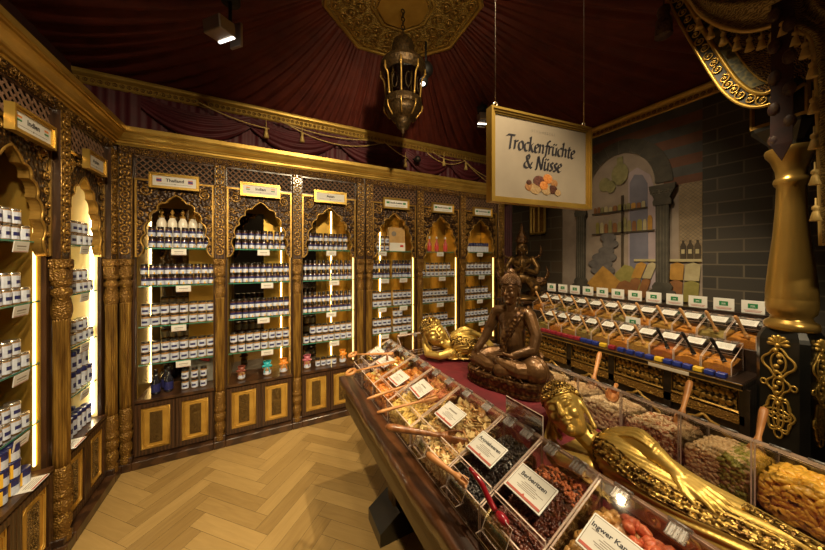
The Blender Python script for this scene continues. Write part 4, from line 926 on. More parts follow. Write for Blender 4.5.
# cards lying on the lids
LA = math.atan2(HB-HF, DB)
def lid_card(label, y, words=None, xo=.5, sub=(), w=.112, h=.080, rot=0.0):
    c = MB(); c.rbox((0, 0, 0), (w, h, .0025), .001, mi=0) if False else c.rbox((0, 0, 0), (w, h, .0025), .001)
    q = .005; z = .0016; c.m = 4; c.b2(-w/2+.0035, w/2-.0035, -h/2+.0035, h/2-.0035, z-.0008, z-.0001); c.m = 1; c.b2(-w/2+q, w/2-q, -h/2+q, h/2-q, z-.0008, z)
    c.m = 2; c.b2(-w/2+q, w/2-q, -h/2+q, -h/2+q+.006, z, z+.0003); c.add([(-.004, -h/2+q+.006, z+.0003), (.004, -h/2+q+.006, z+.0003), (0, -h/2+q+.011, z+.0003)], [(0, 1, 2)])
    if words: put_text(c, words, .0165 if len(words) < 13 else .0150, lambda x, y: (x, y+h*.20, z+.0005), bold=.0004, mi=3)
    else: c.m = 5; c.b2(-w*.22, w*.22, h*.15, h*.22, z, z+.0003)
    for i, (a, b, yy) in enumerate([(-.40, -.18, .07), (-.16, .16, .0), (-.22, .22, -.06), (.20, .38, -.08), (-.18, .20, -.12), (-.28, .28, -.18), (-.24, .24, -.23)]):
        c.m = 5; c.b2(w*a, w*b, h*yy, h*yy+.0016, z, z+.0003)
    o = c.build('lid_card', [paper_w, paper, card_red, ink, ink_grey, ink_grey])
    yy = xo*DB; zz = TZ+HF+(HB-HF)*xo+.0095
    o.location = (BX+yy, y, zz); o.rotation_euler = (Matrix.Rotation(RL+rot, 4, 'Z') @ Matrix.Rotation(LA, 4, 'X')).to_euler(); tag(o, label, 'price card', 'white product cards on the bin lids'); return o
lid_card('white card with red edge, farthest of the aisle row, on the prune bin lid', 1.70, xo=.50)
lid_card('white card with red edge on the lid of the second farthest bin', 1.535, xo=.48, rot=.05)
lid_card('white card with red edge on the third bin lid from the far end', 1.31, xo=.40)
lid_card('white card with red edge on the mango and papaya bin lid', 1.13, xo=.52, rot=-.1)
lid_card('white card with red edge on the wide apple chip bin lid', .895, xo=.50)
lid_card('white card headed Aroniabeeren', .685, 'Aroniabeeren', xo=.46)
lid_card('white card headed Berberitzen', .517, 'Berberitzen', xo=.45)
lid_card('white card headed Ingwer Kandiert', .325, 'Ingwer Kandiert', xo=.50)

# inner row behind the statues
YI = [.03, .12, .285, .455, .64, .82, 1.0, 1.2, 1.4, 1.6, 1.78]; IX = 1.54
inlab = ['at the right frame edge of the inner row', 'of yellow candied pieces in the inner row', 'of beige nuts and green pistachios in the inner row', 'of reddish pine nuts in the inner row', 'of round pale hazelnuts in the inner row', 'of oat-coloured granola behind the hazelnut bin', 'behind the seated statue, third before the far end', 'behind the seated statue, second from the far end', 'behind the seated statue, next to the far end', 'at the far end of the inner row']
YI[0] = -.10
for i in range(10): acrylic_bin('clear acrylic bin '+inlab[i], (IX, YI[i], TZ+.0005), PI/2, YI[i+1]-YI[i], hinges=(.3, .7))
def fill2(i, name, lab, cat, mat, piece, n, pm, **k): return content(name, lab, cat, (IX, YI[i], TZ+.0006), PI/2, YI[i+1]-YI[i], mat, piece, n, pm, seed=i+20, base=k.pop('base', (.80, .53)), **k)
yel = FM('yellow_candy', (.50, .24, .02), (.62, .34, .04)); yelp = FM('yellow_candy_piece', (.68, .34, .03), (.80, .50, .08), .3, .4)
fill2(0, 'candied_pineapple', 'yellow candied pieces in the inner row at the right frame edge', 'dried fruit', yel, ico(.0140, (1, 1.5), (.8, 1), (.5, .7), 8, 6), 300, yelp, amp=.014)
fill2(1, 'candied_pineapple', 'bright yellow candied pieces in the bin beside the wooden paddle', 'dried fruit', yel, ico(.0140, (1, 1.5), (.8, 1), (.5, .7), 8, 6), 340, yelp, amp=.014)
fill2(2, 'mixed_nuts', 'beige nuts with green pistachios in front of the hand of the golden statue', 'nuts', FM('nut_beige', (.40, .24, .10), (.55, .36, .17)), ico(.0085, (1, 1.5), (.7, 1), (.7, 1), 7, 5), 600, [FM('nut_beige_piece', (.56, .36, .17), (.68, .50, .28)), FM('pistachio', (.20, .22, .03), (.36, .30, .07))], two=lambda x, y, r: x < .45 and r.random() < .7)
fill2(3, 'pine_nuts', 'reddish and cream pine nuts in the inner row bin', 'nuts', FM('pine', (.42, .20, .08), (.58, .33, .16)), ico(.0085, (1.2, 1.6), (.6, .8), (.6, .8), 7, 5), 650, [FM('pine_piece', (.66, .45, .25), (.80, .62, .40)), FM('pine_red', (.34, .12, .05), (.48, .22, .10))], two=lambda x, y, r: r.random() < .35)
fill2(4, 'hazelnuts', 'round pale blanched hazelnuts in the bin behind the golden head', 'nuts', FM('hazel', (.42, .27, .13), (.55, .38, .2)), ico(.0110, nu=8, nv=6), 420, FM('hazel_piece', (.60, .43, .24), (.72, .57, .36)))
fill2(5, 'granola', 'light brown granola behind the seated statue\'s red cloth', 'nuts', FM('granola', (.36, .22, .09), (.5, .33, .15)), ico(.0065), 520, FM('granola_piece', (.48, .30, .13), (.64, .46, .24)))
for i in range(6, 10): fill2(i, 'mixed_nuts', 'brown nuts in the inner bin '+inlab[i], 'nuts', MATS['granola'], ico(.009), 130, MATS['hazel_piece'])

# red velvet over the middle of the table and the plinth under the seated statue
def velvet_cloth(name, x0, x1, y0, y1, z0, z1, label, rot=0):
    mb = MB(); mx, my = (x0+x1)/2, (y0+y1)/2; prof = [(1.0, 1.0, 0), (.985, .99, .5), (.97, .98, .86), (.95, .965, .97), (.90, .93, 1.0), (.4, .4, 1.0), (.001, .001, 1.0)]; n = 120
    def fn(u, v):
        i = v*(len(prof)-1); k = min(int(i), len(prof)-2); t = i-k; a, b, c = [prof[k][q]*(1-t)+prof[k+1][q]*t for q in range(3)]
        th = 2*PI*u; ct, st = math.cos(th), math.sin(th); p = 5.0; rad = (abs(ct)**p+abs(st)**p)**(-1/p)
        w = (1-c)*.012*math.sin(23*th+1)+.003*math.sin(11*th+v*9)
        return (mx+(x1-x0)/2*a*ct*rad+w*ct, my+(y1-y0)/2*b*st*rad+w*st, z0+(z1-z0)*c+.004*math.sin(9*th+2)*(v*2 if v < .5 else 2-2*v))
    mb.grid(fn, n, 25, True, True); o = mb.build(name, velvet); tag(o, label, 'cloth'); return o
velvet_cloth('velvet_cloth', .765, 1.275, -.30, 1.77, TZ+.0005, TZ+.022, 'red velvet cloth covering the middle strip of the table under the golden statues')
velvet_cloth('velvet_plinth', .80, 1.27, .76, 1.62, TZ+.0265, .985, 'raised red velvet-covered plinth under the seated bronze statue')
# end bin at the far end of the middle strip
acrylic_bin('clear empty acrylic bin at the far end between the two rows', (.80, 1.64, TZ+.024), 0, .40, hinges=(.3, .7), D=.12)

# scoops, tongs and spoons on the bins
def scoop(name, label, p0, p1, r=.011, head=.026, hl=.09, mat=None, group='wooden scoops of the big table', flat=False):
    # handle from p0 to p1 (world), bowl beyond p1
    p0 = Vector(p0); p1 = Vector(p1); d = p1-p0; L = d.length; R = d.to_track_quat('Z', 'Y').to_matrix(); t = thing(name, label, 'scoop', p0, 0, group); mat = mat or scoop_m
    h = MB(); h.lathe([(.0008, -.002), (r*.75, .002), (r*1.05, L*.12), (r*.85, L*.45), (r*.62, L*.80), (r*.8, L*.9), (r*1.15, L*.95), (r*.8, L)], 12, R=R); h.build('handle', mat, t)
    b = MB()
    if flat: b.add([], []); b.sph(R @ Vector((0, 0, L+hl*.5)), (head, .007, hl*.55), 14, 8, R)
    else:
        def fn(u, v):
            a = PI/2+PI*.28+u*2*PI*.72; q = head*(.55+.45*math.sin(min(1, v*2.2)*PI/2)); return R @ Vector((q*math.cos(a), q*math.sin(a), L-.004+hl*v*(1-.12*abs(2*u-1))))
        b.grid(fn, 18, 9); b.lathe([(head*.55, 0), (head*.35, -.008)], 14, R @ Vector((0, 0, L)), R=R)
    o = b.build('bowl', mat, t)
    if not flat: s = o.modifiers.new('thick', 'SOLIDIFY'); s.thickness = .004
    return t

scoop('wooden_scoop', 'dark wooden scoop sticking out of the wide apple chip bin towards the aisle', (.394, .964, .990), (.575, .838, .972), .013, .027, .085, scoop_dk)
scoop('wooden_scoop', 'light wooden scoop leaning over the front of the black aronia berry bin', (.457, .778, .985), (.505, .672, .962), .011, .014, .03)
scoop('wooden_stick_spoon', 'thin wooden spoon lying across the orange apricot bin', (.414, 1.241, .965), (.66, 1.235, .995), .007, .013, .07, group='thin wooden spoons')
scoop('wooden_stick_spoon', 'thin wooden spoon lying across the front of the mango bin', (.413, 1.108, .968), (.60, 1.05, 1.0), .007, .013, .07, group='thin wooden spoons')
r_ = thing('red_spoon', 'glossy red spoon leaning on the front of the barberry bin', 'spoon', (.497, .612, 1.03))
MB().tube(catmull([(0, 0, 0), (.010, -.03, -.02), (.014, -.055, -.045), (.016, -.075, -.06)], 6), [.006]*3+[.0075]*8+[.008]*8, 10).sph((0, 0, 0), .0062, 10, 6).build('handle', red_gl, r_)
MB().sph((.020, -.094, -.066), (.013, .022, .012), 14, 10).build('bowl', red_gl, r_)
def tongs():
    t = thing('wooden_tongs', 'pale wooden tongs with ring handles resting on the two farthest aisle bins', 'tongs', (.53, 1.62, .975))
    for k, (c, tip) in enumerate([((-.034, .150, .022), (.150, -.060, .062)), ((-.115, -.105, .016), (.110, -.185, .060))]):
        m = MB(); c = Vector(c); tip = Vector(tip); d = (tip-c).normalized(); m.torus(c, .024, .0085, 18, 8, R=Matrix.Rotation(-.35, 3, 'Y'))
        m.tube([c+d*.026, c+d*.09, c+d*.16, tip], [.009, .009, .012, .015], 8, flat=.45, up=(0, 0, 1)); m.build('arm', scoop_m, t)
    MB().cyl((.10, -.095, .040), (.10, -.095, .075), .006).build('pivot', scoop_dk, t)
tongs()
scoop('wooden_scoop', 'light wooden scoop with upright handle in the granola bin behind the red cloth', (1.60, .892, 1.10), (1.49, .862, .985), .012, .020, .05)
scoop('wooden_scoop', 'light wooden scoop with upright handle in the pine nut bin', (1.60, .527, 1.085), (1.49, .517, .975), .012, .020, .05)
scoop('wooden_paddle', 'light wooden paddle standing upright beside the yellow candied pieces', (1.60, .325, 1.065), (1.52, .325, .96), .012, .026, .085, flat=True)
scoop('wooden_scoop', 'wooden scoop lying in the round hazelnuts behind the golden head', (1.50, .76, 1.0), (1.43, .735, .995), .009, .026, .07)

# ------------------------------------------------------------------ statues
def head(mb, C, R, s, ears=True):
    P = lambda x, y, z: Vector(C)+R @ Vector((x*s, y*s, z*s)); E = lambda c, r: mb.sph(P(*c), tuple(q*s for q in r), 20, 14, R)
    E((0, .05, .13), (.355, .41, .38)); E((0, -.05, -.10), (.295, .32, .40)); E((0, -.13, -.33), (.17, .18, .15)); E((0, -.02, .02), (.315, .34, .36))
    mb.chain([P(0, -.36, .12), P(0, -.40, .02), P(0, -.455, -.09)], [.028*s, .034*s, .052*s]); E((.05, -.40, -.105), (.04, .04, .032)); E((-.05, -.40, -.105), (.04, .04, .032))
    for q in (-1, 1):
        mb.chain([P(q*.035, -.355, .115), P(q*.10, -.350, .165), P(q*.19, -.315, .165), P(q*.27, -.24, .10)], [.017*s, .020*s, .020*s, .014*s])
        E((q*.145, -.305, .055), (.090, .050, .045)); mb.chain([P(q*.06, -.345, .030), P(q*.14, -.358, .022), P(q*.235, -.30, .040)], [.010*s, .013*s, .010*s])
        E((q*.165, -.24, -.11), (.12, .11, .12)); mb.chain([P(0, -.405, -.195), P(q*.05, -.402, -.185), P(q*.12, -.355, -.205)], [.022*s, .024*s, .012*s])
        if ears:
            E((q*.345, .03, -.02), (.045, .10, .16)); mb.chain([P(q*.36, .01, -.10), P(q*.365, .0, -.26), P(q*.345, -.01, -.42)], [.045*s, .036*s, .052*s])
    mb.chain([P(-.07, -.375, -.250), P(0, -.395, -.258), P(.07, -.375, -.250)], [.018*s, .030*s, .018*s]); E((0, -.345, -.365), (.085, .07, .065))
def hair(C, R, s, parent, mat, topknot=.12, band=None, curls=260):
    mb = MB(); P = lambda x, y, z: Vector(C)+R @ Vector((x*s, y*s, z*s)); ga = PI*(3-math.sqrt(5)); tot = int(curls*2.6)
    line = lambda x, y: .235-.60*max(0, y+.14)
    for i in range(tot):
        z = 1-2*(i+.5)/tot; q = math.sqrt(1-z*z); x = .375*q*math.cos(i*ga); y = .05+.43*q*math.sin(i*ga); zz = .13+.41*z
        if zz > line(x, y) and zz > -.22: mb.sph(P(x, y, zz), .030*s, 6, 4)
    mb.sph(P(0, .07, .155), (.355*s, .415*s, .375*s), 18, 12, R); tz = .40+topknot*.75; mb.sph(P(0, .08, tz), (.15*s, .16*s, topknot*s), 12, 8, R)
    for i in range(30): a = i*ga; z = 1-(i+.5)/30; q = math.sqrt(max(0, 1-z*z)); mb.sph(P(.15*q*math.cos(a), .08+.16*q*math.sin(a), tz+topknot*z), .028*s, 6, 4)
    o = mb.build('hair', mat, parent)
    if band:
        b = MB(); pts = []
        for i in range(25):
            a = PI+PI*i/24; x = .362*math.cos(a); y = .05+.405*math.sin(a); pts.append(P(x, y, .245-.55*max(0, y+.14)))
        b.tube(pts, .020*s, 8); b.tube([p+R @ Vector((0, .004*s, .042*s)) for p in pts], .014*s, 8); b.tube([p+R @ Vector((0, .012*s, .075*s)) for p in pts], .014*s, 8); b.build('headband', band, parent)
def hand(mb, W, d, n, L=.075, spread=.010, curl=.15, thumb=1, r=.006):
    # palm and five unequal fingers from wrist W along d, back of the hand towards n
    W = Vector(W); d = Vector(d).normalized(); n = Vector(n); n = (n-d*n.dot(d)).normalized(); s = d.cross(n); pl = L*.50
    for k in range(4):
        o = (k-1.5)*spread; mb.cap(W+s*o*.6, W+d*pl+s*o, r*1.35, r*1.2, 8); fl = L*(.50, .58, .54, .42)[k]; a = W+d*pl+s*o
        b = a+d*fl*.5-n*fl*curl*.3+s*o*.2; c = b+d*fl*.48-n*fl*curl*.9+s*o*.15; mb.chain([a, b, c], [r, r*.88, r*.62], 8)
    a = W+d*pl*.25+s*thumb*spread*1.6; b = a+d*L*.22+s*thumb*spread*1.3-n*.004; c = b+d*L*.22+s*thumb*spread*.3-n*.006; mb.chain([a, b, c], [r*1.3, r*1.05, r*.75], 8)
def loft(mb, cs, amp=.004, k=16, tw=2.0, nu=96, phi0=0, phi1=2*PI, mi=None, power=1.5):
    # cs: list of (center, radius_side, radius_up) rings along the body, folds running round it
    pts = [Vector(c[0]) for c in cs]; C = catmull(pts, 8); A = catmull([(c[1], c[2], 0) for c in cs], 8); n = len(C)
    def fn(u, v):
        i = min(int(v*(n-1)+.5), n-1); c = C[i]; a = A[i]; t = (C[min(i+1, n-1)]-C[max(i-1, 0)]).normalized(); s = Vector((0, 1, 0)); s = (s-t*t.dot(s)).normalized(); up = s.cross(t); up = up if up.z > 0 or abs(up.z) < .2 else -up
        ph = phi0+(phi1-phi0)*u; w = amp*abs(math.sin(k*.5*(ph+tw*v)))**power
        return c+s*((a.x+w)*math.cos(ph))+up*((a.y+w)*math.sin(ph))
    mb.grid(fn, nu, n, True, abs(phi1-phi0-2*PI) < 1e-6, mi); return fn, n
RIGHT = Matrix.Rotation
def reclining(label, loc, rz, short=False, sc=1.0):
    t = thing('reclining_statue', label, 'statue', loc, rz, 'gilt reclining statues'); t.scale = (sc, sc, sc)
    R = Matrix.Rotation(math.radians(34 if not short else 18), 3, 'Z') @ Matrix.Rotation(math.radians(-24 if short else -33), 3, 'Y') @ Matrix.Rotation(math.radians(-12 if short else -26), 3, 'X'); C = Vector((-.034, -.006, .166)); s = .180 if not short else .195
    b = MB(); head(b, C, R, s)
    b.chain([C+R @ Vector((0, .03, -.05)), (.045, .030, .080), (.105, .035, .068)], [.036, .038, .055])
    b.sph((.075, -.012, .020), (.06, .05, .035), 16, 10); b.sph((.155, .03, .070), (.085, .070, .078), 20, 14)
    E = 1.0 if not short else .12
    X = lambda x: .20+(x-.20)*E
    b.cap((.16, .03, .052), (X(.34), .03, .046), .060, .052); b.sph((X(.40), .035, .050), (.095*E+.01, .070, .056), 20, 14)
    b.chain([(X(.40), .02, .052), (X(.62), .01, .048), (X(.84), .02, .042)], [.054, .046, .036]); b.cap((X(.84), .02, .045), (X(.93), -.02, .05), .032, .022)
    # upper arm lying along the side
    b.chain([(.135, .036, .132), (.185, .031, .156), (.236, .020, .150), (.288, .004, .136)], [.036, .031, .025, .017])
    hand(b, (.288, .004, .136), (1, -.20, -.10) if not short else (.6, -.5, -.5), (0, -.25, 1), .098, .0125, .2, 1, .0080)
    # supporting arm and hand under the head
    b.chain([(.08, -.045, .042), (.0, -.075, .032), (-.075, -.035, .032)], [.030, .027, .024]); b.chain([(-.075, -.035, .032), (-.090, .0, .075), (-.092, .01, .10)], [.024, .019, .016])
    hand(b, (-.090, .01, .09), (-.02, .0, 1), (-1, -.3, 0), .10, .012, -.1, -1, .0085)
    o = b.build('body', leaf, t); remesh(o, .0034, 3)
    hair(C, R, s, t, leaf_orn, .07, leaf)
    # pleated robe over the body, from the shoulder down to the feet
    r = MB(); cs = [((.116, .038, .076), .070, .064), ((.145, .028, .086), .090, .077), ((.21, .022, .078), .094, .068), ((X(.29), .018, .068), .093, .058), ((X(.38), .02, .065), .094, .054), ((X(.50), .018, .062), .086, .051), ((X(.66), .015, .056), .072, .045), ((X(.82), .02, .050), .062, .040), ((X(.88), .02, .050), .068, .040)]
    fn, n = loft(r, cs, .0055, 22, 2.6 if not short else 1.6, 200)
    rb = r.build('robe', leaf, t); q = rb.modifiers.new('thick', 'SOLIDIFY'); q.thickness = .003
    # raised sleeve over the upper arm
    sl = MB(); sl.chain([(.128, .037, .126), (.180, .031, .154), (.228, .021, .149)], [.044, .038, .030])
    for k in range(7):
        a = -.9+k*.32; sl.tube(catmull([Vector((.124, .037, .124))+Vector((0, math.sin(a)*.045, math.cos(a)*.045)), Vector((.180, .031, .154))+Vector((0, math.sin(a+.1)*.039, math.cos(a+.1)*.039)), Vector((.228, .021, .149))+Vector((0, math.sin(a+.2)*.031, math.cos(a+.2)*.031))], 5), .0042, 6)
    so = sl.build('sleeve', leaf, t); remesh(so, .003, 2)
    # jewelled bands on the robe
    j = MB(); j.m = 0
    def band(p0, p1, v0, v1, wdt, rows, nn):
        for i in range(nn):
            v = v0+(v1-v0)*i/(nn-1); ph = p0+(p1-p0)*i/(nn-1)+.10*math.sin(v*25)
            for q in range(rows):
                p = fn(((ph+wdt*(q/(rows-1)-.5))/(2*PI)) % 1.0, v)
                edge = q in (0, rows-1); j.sph(p, (.0052 if not edge else .0034) if (i+q) % 2 else .0044, 7, 5); 
    f2, n2 = loft(MB(), [(c[0], c[1]+.0045, c[2]+.0045) for c in cs], 0, 2, 0, 200)
    def strip(p0, p1, v0, v1, wd, wob):
        j.grid(lambda u, v: f2((((p0+(p1-p0)*u)+wd*(v-.5)+wob*math.sin(u*PI*2.2)) / (2*PI)) % 1.0, v0+(v1-v0)*u), 90, 6)
        for q in (-.5, .5): j.tube([f2(((p0+(p1-p0)*i/60)+wd*q+wob*math.sin(i/60*PI*2.2)) / (2*PI) % 1.0, v0+(v1-v0)*i/60) for i in range(61)], .0028, 6)
        for i in range(70):
            for q in (-.26, .0, .26): j.sph(f2(((p0+(p1-p0)*i/70)+wd*q+wob*math.sin(i/70*PI*2.2)) / (2*PI) % 1.0, v0+(v1-v0)*i/70), .0052 if (i+int(q*8)) % 2 else .0036, 7, 5)
    strip(PI*.80, PI*.66, .04, .97, .60, .22); strip(PI*.42, PI*.40, .52, .97, .36, 0)
    for k in range(3):
        for i in range(70): u = i/70; j.sph(f2(u, .015+.018*k), .0050, 6, 4)
    for k in range(4):
        for i in range(48): j.sph(f2(i/48, .80+.035*k), .005, 6, 4)
    j.build('jewelled_band', leaf_orn, t)
    # openwork scroll base
    bs = MB(); bs.rbox((X(.42), .03, .006), (X(.95)+.02, .20, .011), .004)
    for i in range(12 if not short else 4): scroll(bs, (.06+i*.068, .031), .022, lambda u, z, d: (u, -.072+d, z), 1 if i % 2 else -1, 1.4, .006)
    bs.build('scroll_base', leaf, t)
    return t
reclining('large gilt reclining statue in the foreground with its head on its hand', (.985, .635, TZ+.033), RL)
reclining('smaller-looking gilt reclining statue behind, left of the seated bronze statue', (.955, 1.485, .996), RL+1.12, True, .92)

def seated():
    t = thing('seated_statue', 'dark bronze seated cross-legged statue on an oval base in the middle of the table', 'statue', (1.098, 1.040, .9895), math.radians(-71)); t.scale = (.86, .92, 1.05)
    Z0 = .06; b = MB(); C = Vector((0, -.005, .435)); R = Matrix.Rotation(math.radians(4), 3, 'X')
    head(b, C, R, .145)
    b.chain([(0, .005, .37), (0, .012, .34), (0, .02, .325)], [.030, .030, .038])
    b.sph((0, .022, .285), (.088, .055, .062), 20, 14); b.cap((0, .026, .13), (0, .022, .26), .070, .068); b.sph((0, .03, .115), (.105, .075, .055), 20, 14); b.sph((0, .0, .20), (.062, .062, .07), 18, 12)
    for s in (-1, 1): b.sph((s*.095, .02, .315), (.036, .036, .036), 16, 10); b.cap((0, .02, .325), (s*.095, .02, .318), .034, .034)
    # right arm (viewer's left) reaching down over the knee
    b.chain([(-.102, .02, .312), (-.135, -.005, .235), (-.150, -.040, .185)], [.034, .029, .025]); b.chain([(-.150, -.040, .185), (-.168, -.088, .142)], [.025, .018])
    hand(b, (-.168, -.088, .142), (-.12, -.35, -1), (-.2, -1, .2), .082, .0105, .1, 1, .0068)
    # left arm, hand open in the lap
    b.chain([(.102, .02, .312), (.145, .0, .235), (.140, -.035, .175)], [.036, .031, .027]); b.chain([(.140, -.035, .175), (.06, -.095, .150)], [.027, .018])
    hand(b, (.06, -.095, .150), (-1, -.15, -.05), (0, -.2, -1), .085, .0105, -.1, 1, .0068)
    # crossed legs
    b.chain([(-.06, .03, .105), (-.12, -.03, .10), (-.175, -.075, .092)], [.052, .050, .040]); b.chain([(-.175, -.075, .092), (-.08, -.115, .085), (.05, -.125, .088)], [.038, .032, .024])
    b.chain([(.06, .03, .105), (.12, -.03, .10), (.172, -.070, .096)], [.054, .054, .046]); b.chain([(.172, -.070, .096), (.10, -.125, .100), (-.02, -.118, .116)], [.044, .036, .024])
    b.chain([(-.02, -.118, .116), (-.075, -.105, .122)], [.020, .013])
    o = b.build('body', bronze, t); remesh(o, .0030, 3)
    hair(C, R, .145, t, bronze, .16, bronze, 300)
    # robe: shoulder sash, sleeve and skirt folds
    r = MB()
    r.tube(catmull([(.075, -.010, .345), (.06, -.046, .31), (.025, -.062, .25), (-.005, -.070, .19), (-.01, -.075, .15)], 6), .022, 8, flat=.35)
    for dx in (-.016, .016): r.tube(catmull([(.075+dx, -.014, .347), (.06+dx, -.052, .31), (.025+dx, -.068, .25), (-.005+dx, -.076, .19), (-.01+dx, -.080, .15)], 6), .004, 6)
    r.tube(catmull([(.09, .05, .345), (.04, .075, .26), (.0, .085, .16)], 6), .03, 8, flat=.4)
    r.build('sash', bronze_g, t)
    k = MB()
    k.sph((.165, -.072, .100), (.070, .062, .058), 22, 14); k.sph((-.02, -.02, .098), (.150, .10, .042), 22, 12); k.cap((.10, -.095, .09), (.0, -.13, .08), .044, .036)
    for i in range(8):
        a = -.3+i*.42; pts = [Vector((.165, -.072, .10))+Vector((.070*math.cos(a)*math.cos(q)*1.02, .064*math.sin(a)*math.cos(q)*1.02-.002, .060*math.sin(q)*1.02)) for q in [(-.4+.35*m) for m in range(6)]]; k.tube(pts, .0045, 6)
    for i in range(6): k.tube(catmull([(-.14+.02*i, -.085-.006*i, .12-.005*i), (-.04+.012*i, -.128, .118-.006*i), (.06, -.150+.002*i, .10-.007*i)], 5), .004, 6)
    ko = k.build('robe_skirt', bronze, t); remesh(ko, .0032, 2)
    f = MB()
    f.sph((-.08, -.118, .07), (.075, .022, .012), 16, 8); f.sph((.03, -.135, .068), (.085, .022, .012), 16, 8)
    for i in range(7): f.tube(catmull([(-.13+.04*i, -.10, .075), (-.125+.04*i, -.135, .070), (-.135+.045*i, -.152, .062)], 4), .005, 6)
    for x, y in ((.175, -.02), (.19, -.05)): f.tube(catmull([(x, y, .30-.13), (x+.012, y-.02, .11), (x+.0, y-.05, .066)], 5), .012, 8)
    f.build('robe_hem', bronze_g, t)
    p = MB()
    for (z0, z1, a0, a1) in ((0, .012, 1.0, 1.0), (.012, .046, .96, .99), (.046, .060, 1.0, .985)):
        loop = lambda a, z: [(.232*a*math.copysign(abs(math.cos(q))**.62, math.cos(q)), -.025+.150*a*math.copysign(abs(math.sin(q))**.62, math.sin(q)), z) for q in [2*PI*i/64 for i in range(64)]]
        A, B = loop(a0, z0), loop(a1, z1); p.add(A+B, [(i, (i+1) % 64, 64+(i+1) % 64, 64+i) for i in range(64)]+[tuple(range(64))[::-1], tuple(64+i for i in range(64))])
    p.build('oval_base', bronze_g, t, fixn=True)
    return t
seated()
def angel():
    t = thing('kneeling_statue', 'small dark gilt praying figure with a tall crown in the far corner', 'statue', (2.91, 2.575, 1.1005), math.radians(-48)); t.scale = (1.06,)*3; b = MB(); C = Vector((0, 0, .60)); R = Matrix.Identity(3)
    head(b, C, R, .17); b.chain([(0, .01, .53), (0, .015, .49)], [.036, .042]); b.sph((0, .02, .44), (.115, .07, .075), 18, 12); b.cap((0, .02, .30), (0, .02, .43), .068, .085); b.sph((0, .03, .25), (.115, .095, .08), 18, 12)
    for s in (-1, 1):
        b.chain([(s*.12, .02, .47), (s*.175, -.01, .37), (s*.15, -.06, .31)], [.038, .032, .028]); b.chain([(s*.15, -.06, .31), (s*.018, -.12, .36)], [.027, .020]); hand(b, (s*.014, -.12, .36), (0, -.15, 1), (s, -.2, 0), .09, .010, .05, -s, .007)
        b.chain([(s*.07, .03, .24), (s*.15, -.10, .13), (s*.13, -.06, .05)], [.07, .058, .05]); b.cap((s*.13, -.06, .05), (s*.08, .12, .05), .05, .035)
    o = b.build('body', bronze_d, t); remesh(o, .005, 2); c = MB()
    c.lathe([(.068, .66), (.074, .68), (.066, .70), (.070, .715), (.052, .735), (.055, .75), (.036, .775), (.038, .79), (.020, .82), (.016, .86), (.002, .91)], 16, mod=lambda a, z: 1+.08*math.sin(8*a)); c.build('crown', bronze_g, t); w = MB()
    for s in (-1, 1):
        w.tube(catmull([(s*.11, .02, .47), (s*.19, .02, .50), (s*.215, .02, .57), (s*.20, .02, .64)], 5), [.022]*6+[.017]*6+[.008]*4, 8, flat=.5)
        w.tube(catmull([(s*.12, .05, .26), (s*.24, .04, .22), (s*.29, .04, .30), (s*.27, .04, .38)], 5), [.03]*6+[.024]*6+[.010]*4, 8, flat=.5); w.sph((s*.2, .04, .2), (.08, .03, .06), 12, 8)
    for i in range(20): a = PI+PI*i/19; w.sph((.09*math.cos(a), .01+.085*math.sin(a)*.9, .41-.05*abs(math.sin(a))), .010, 7, 5)
    w.build('winged_collar', bronze_g, t); p = MB(); p.lathe([(.20, 0), (.22, .01), (.20, .03), (.19, .04)], 28); p.build('round_base', bronze_d, t)
angel()
p = MB(); p.rbox((0, 0, .54), (.40, .40, 1.08), .01); p.rbox((0, 0, 1.08), (.45, .45, .04), .008); o = p.build('corner_pedestal', walnut); o.location = (2.92, 2.59, 0); tag(o, 'dark square pedestal under the praying figure in the far corner', 'pedestal')

# ------------------------------------------------------------------ spice counter on the right
CX, CY0, CY1 = 2.36, .55, 2.26
t = thing('spice_counter', 'ebony and gilt carved counter carrying two tiers of spice bins', 'counter', (CX, (CY0+CY1)/2, 0)); h_ = (CY1-CY0)/2
c = MB(); c.b2(.02, .62, -h_, h_, 0, .875); c.b2(.278, .62, -h_, h_, .9, 1.04); c.b2(.49, .62, -h_, h_, 1.04, 1.236); c.build('carcass', counter_dk, t)
c = MB(); c.rbox((.30, 0, .89), (.66, 2*h_, .035), .006); c.m = 1
for z in (.876, .905): c.b2(-.034, -.030, -h_, h_, z-.003, z+.003)
c.build('counter_top', [counter_dk, gold_dark], t)
nP = 5; pw = 2*h_/nP
for i in range(nP):
    y0 = -h_+i*pw; q = MB(); q.b2(.008, .022, y0+.03, y0+pw-.03, .745, .860); g = q.build('carved_band', counter_pan, t)
    m = MB(); L = [(y0+.022, .737), (y0+pw-.022, .737), (y0+pw-.022, .868), (y0+.022, .868)]; m.tube([(.006, a, b) for a, b in L], .008, 4, True)
    for k in range(9):
        for r in range(2): m.sph((.006, y0+.06+k*(pw-.12)/8, .775+.052*r), (.006, .016, .016), 8, 5)
    m.build('gilt_beading', gold_dark, g)
    # arched panel with gilded outline below
    yc = y0+pw/2; m = MB(); pts = []
    for s in (-1, 1):
        seq = [(.155, .38), (.155, .50), (.135, .535), (.120, .57), (.085, .59), (.065, .62), (.03, .63), (.0, .665)]
        pts += [(s*a, b) for a, b in (seq if s < 0 else seq[::-1])]
    m.tube([(.012, yc+a, b) for a, b in pts], .010, 6); m.tube([(.012, yc-.155, .07), (.012, yc+.155, .07)], .008, 6)
    for s in (-1, 1): m.tube([(.012, yc+s*.155, .07), (.012, yc+s*.155, .38)], .008, 6)
    m.build('gilt_arch', gold_dark, t)
    q = MB(); q.b2(.012, .022, yc-.12, yc+.12, .12, .46); q.build('carved_panel', counter_pan, t)
m = MB(); m.b2(.0, .022, -h_, h_, .672, .722); m.build('gilt_moulding', gold_carved, t)
m = MB()
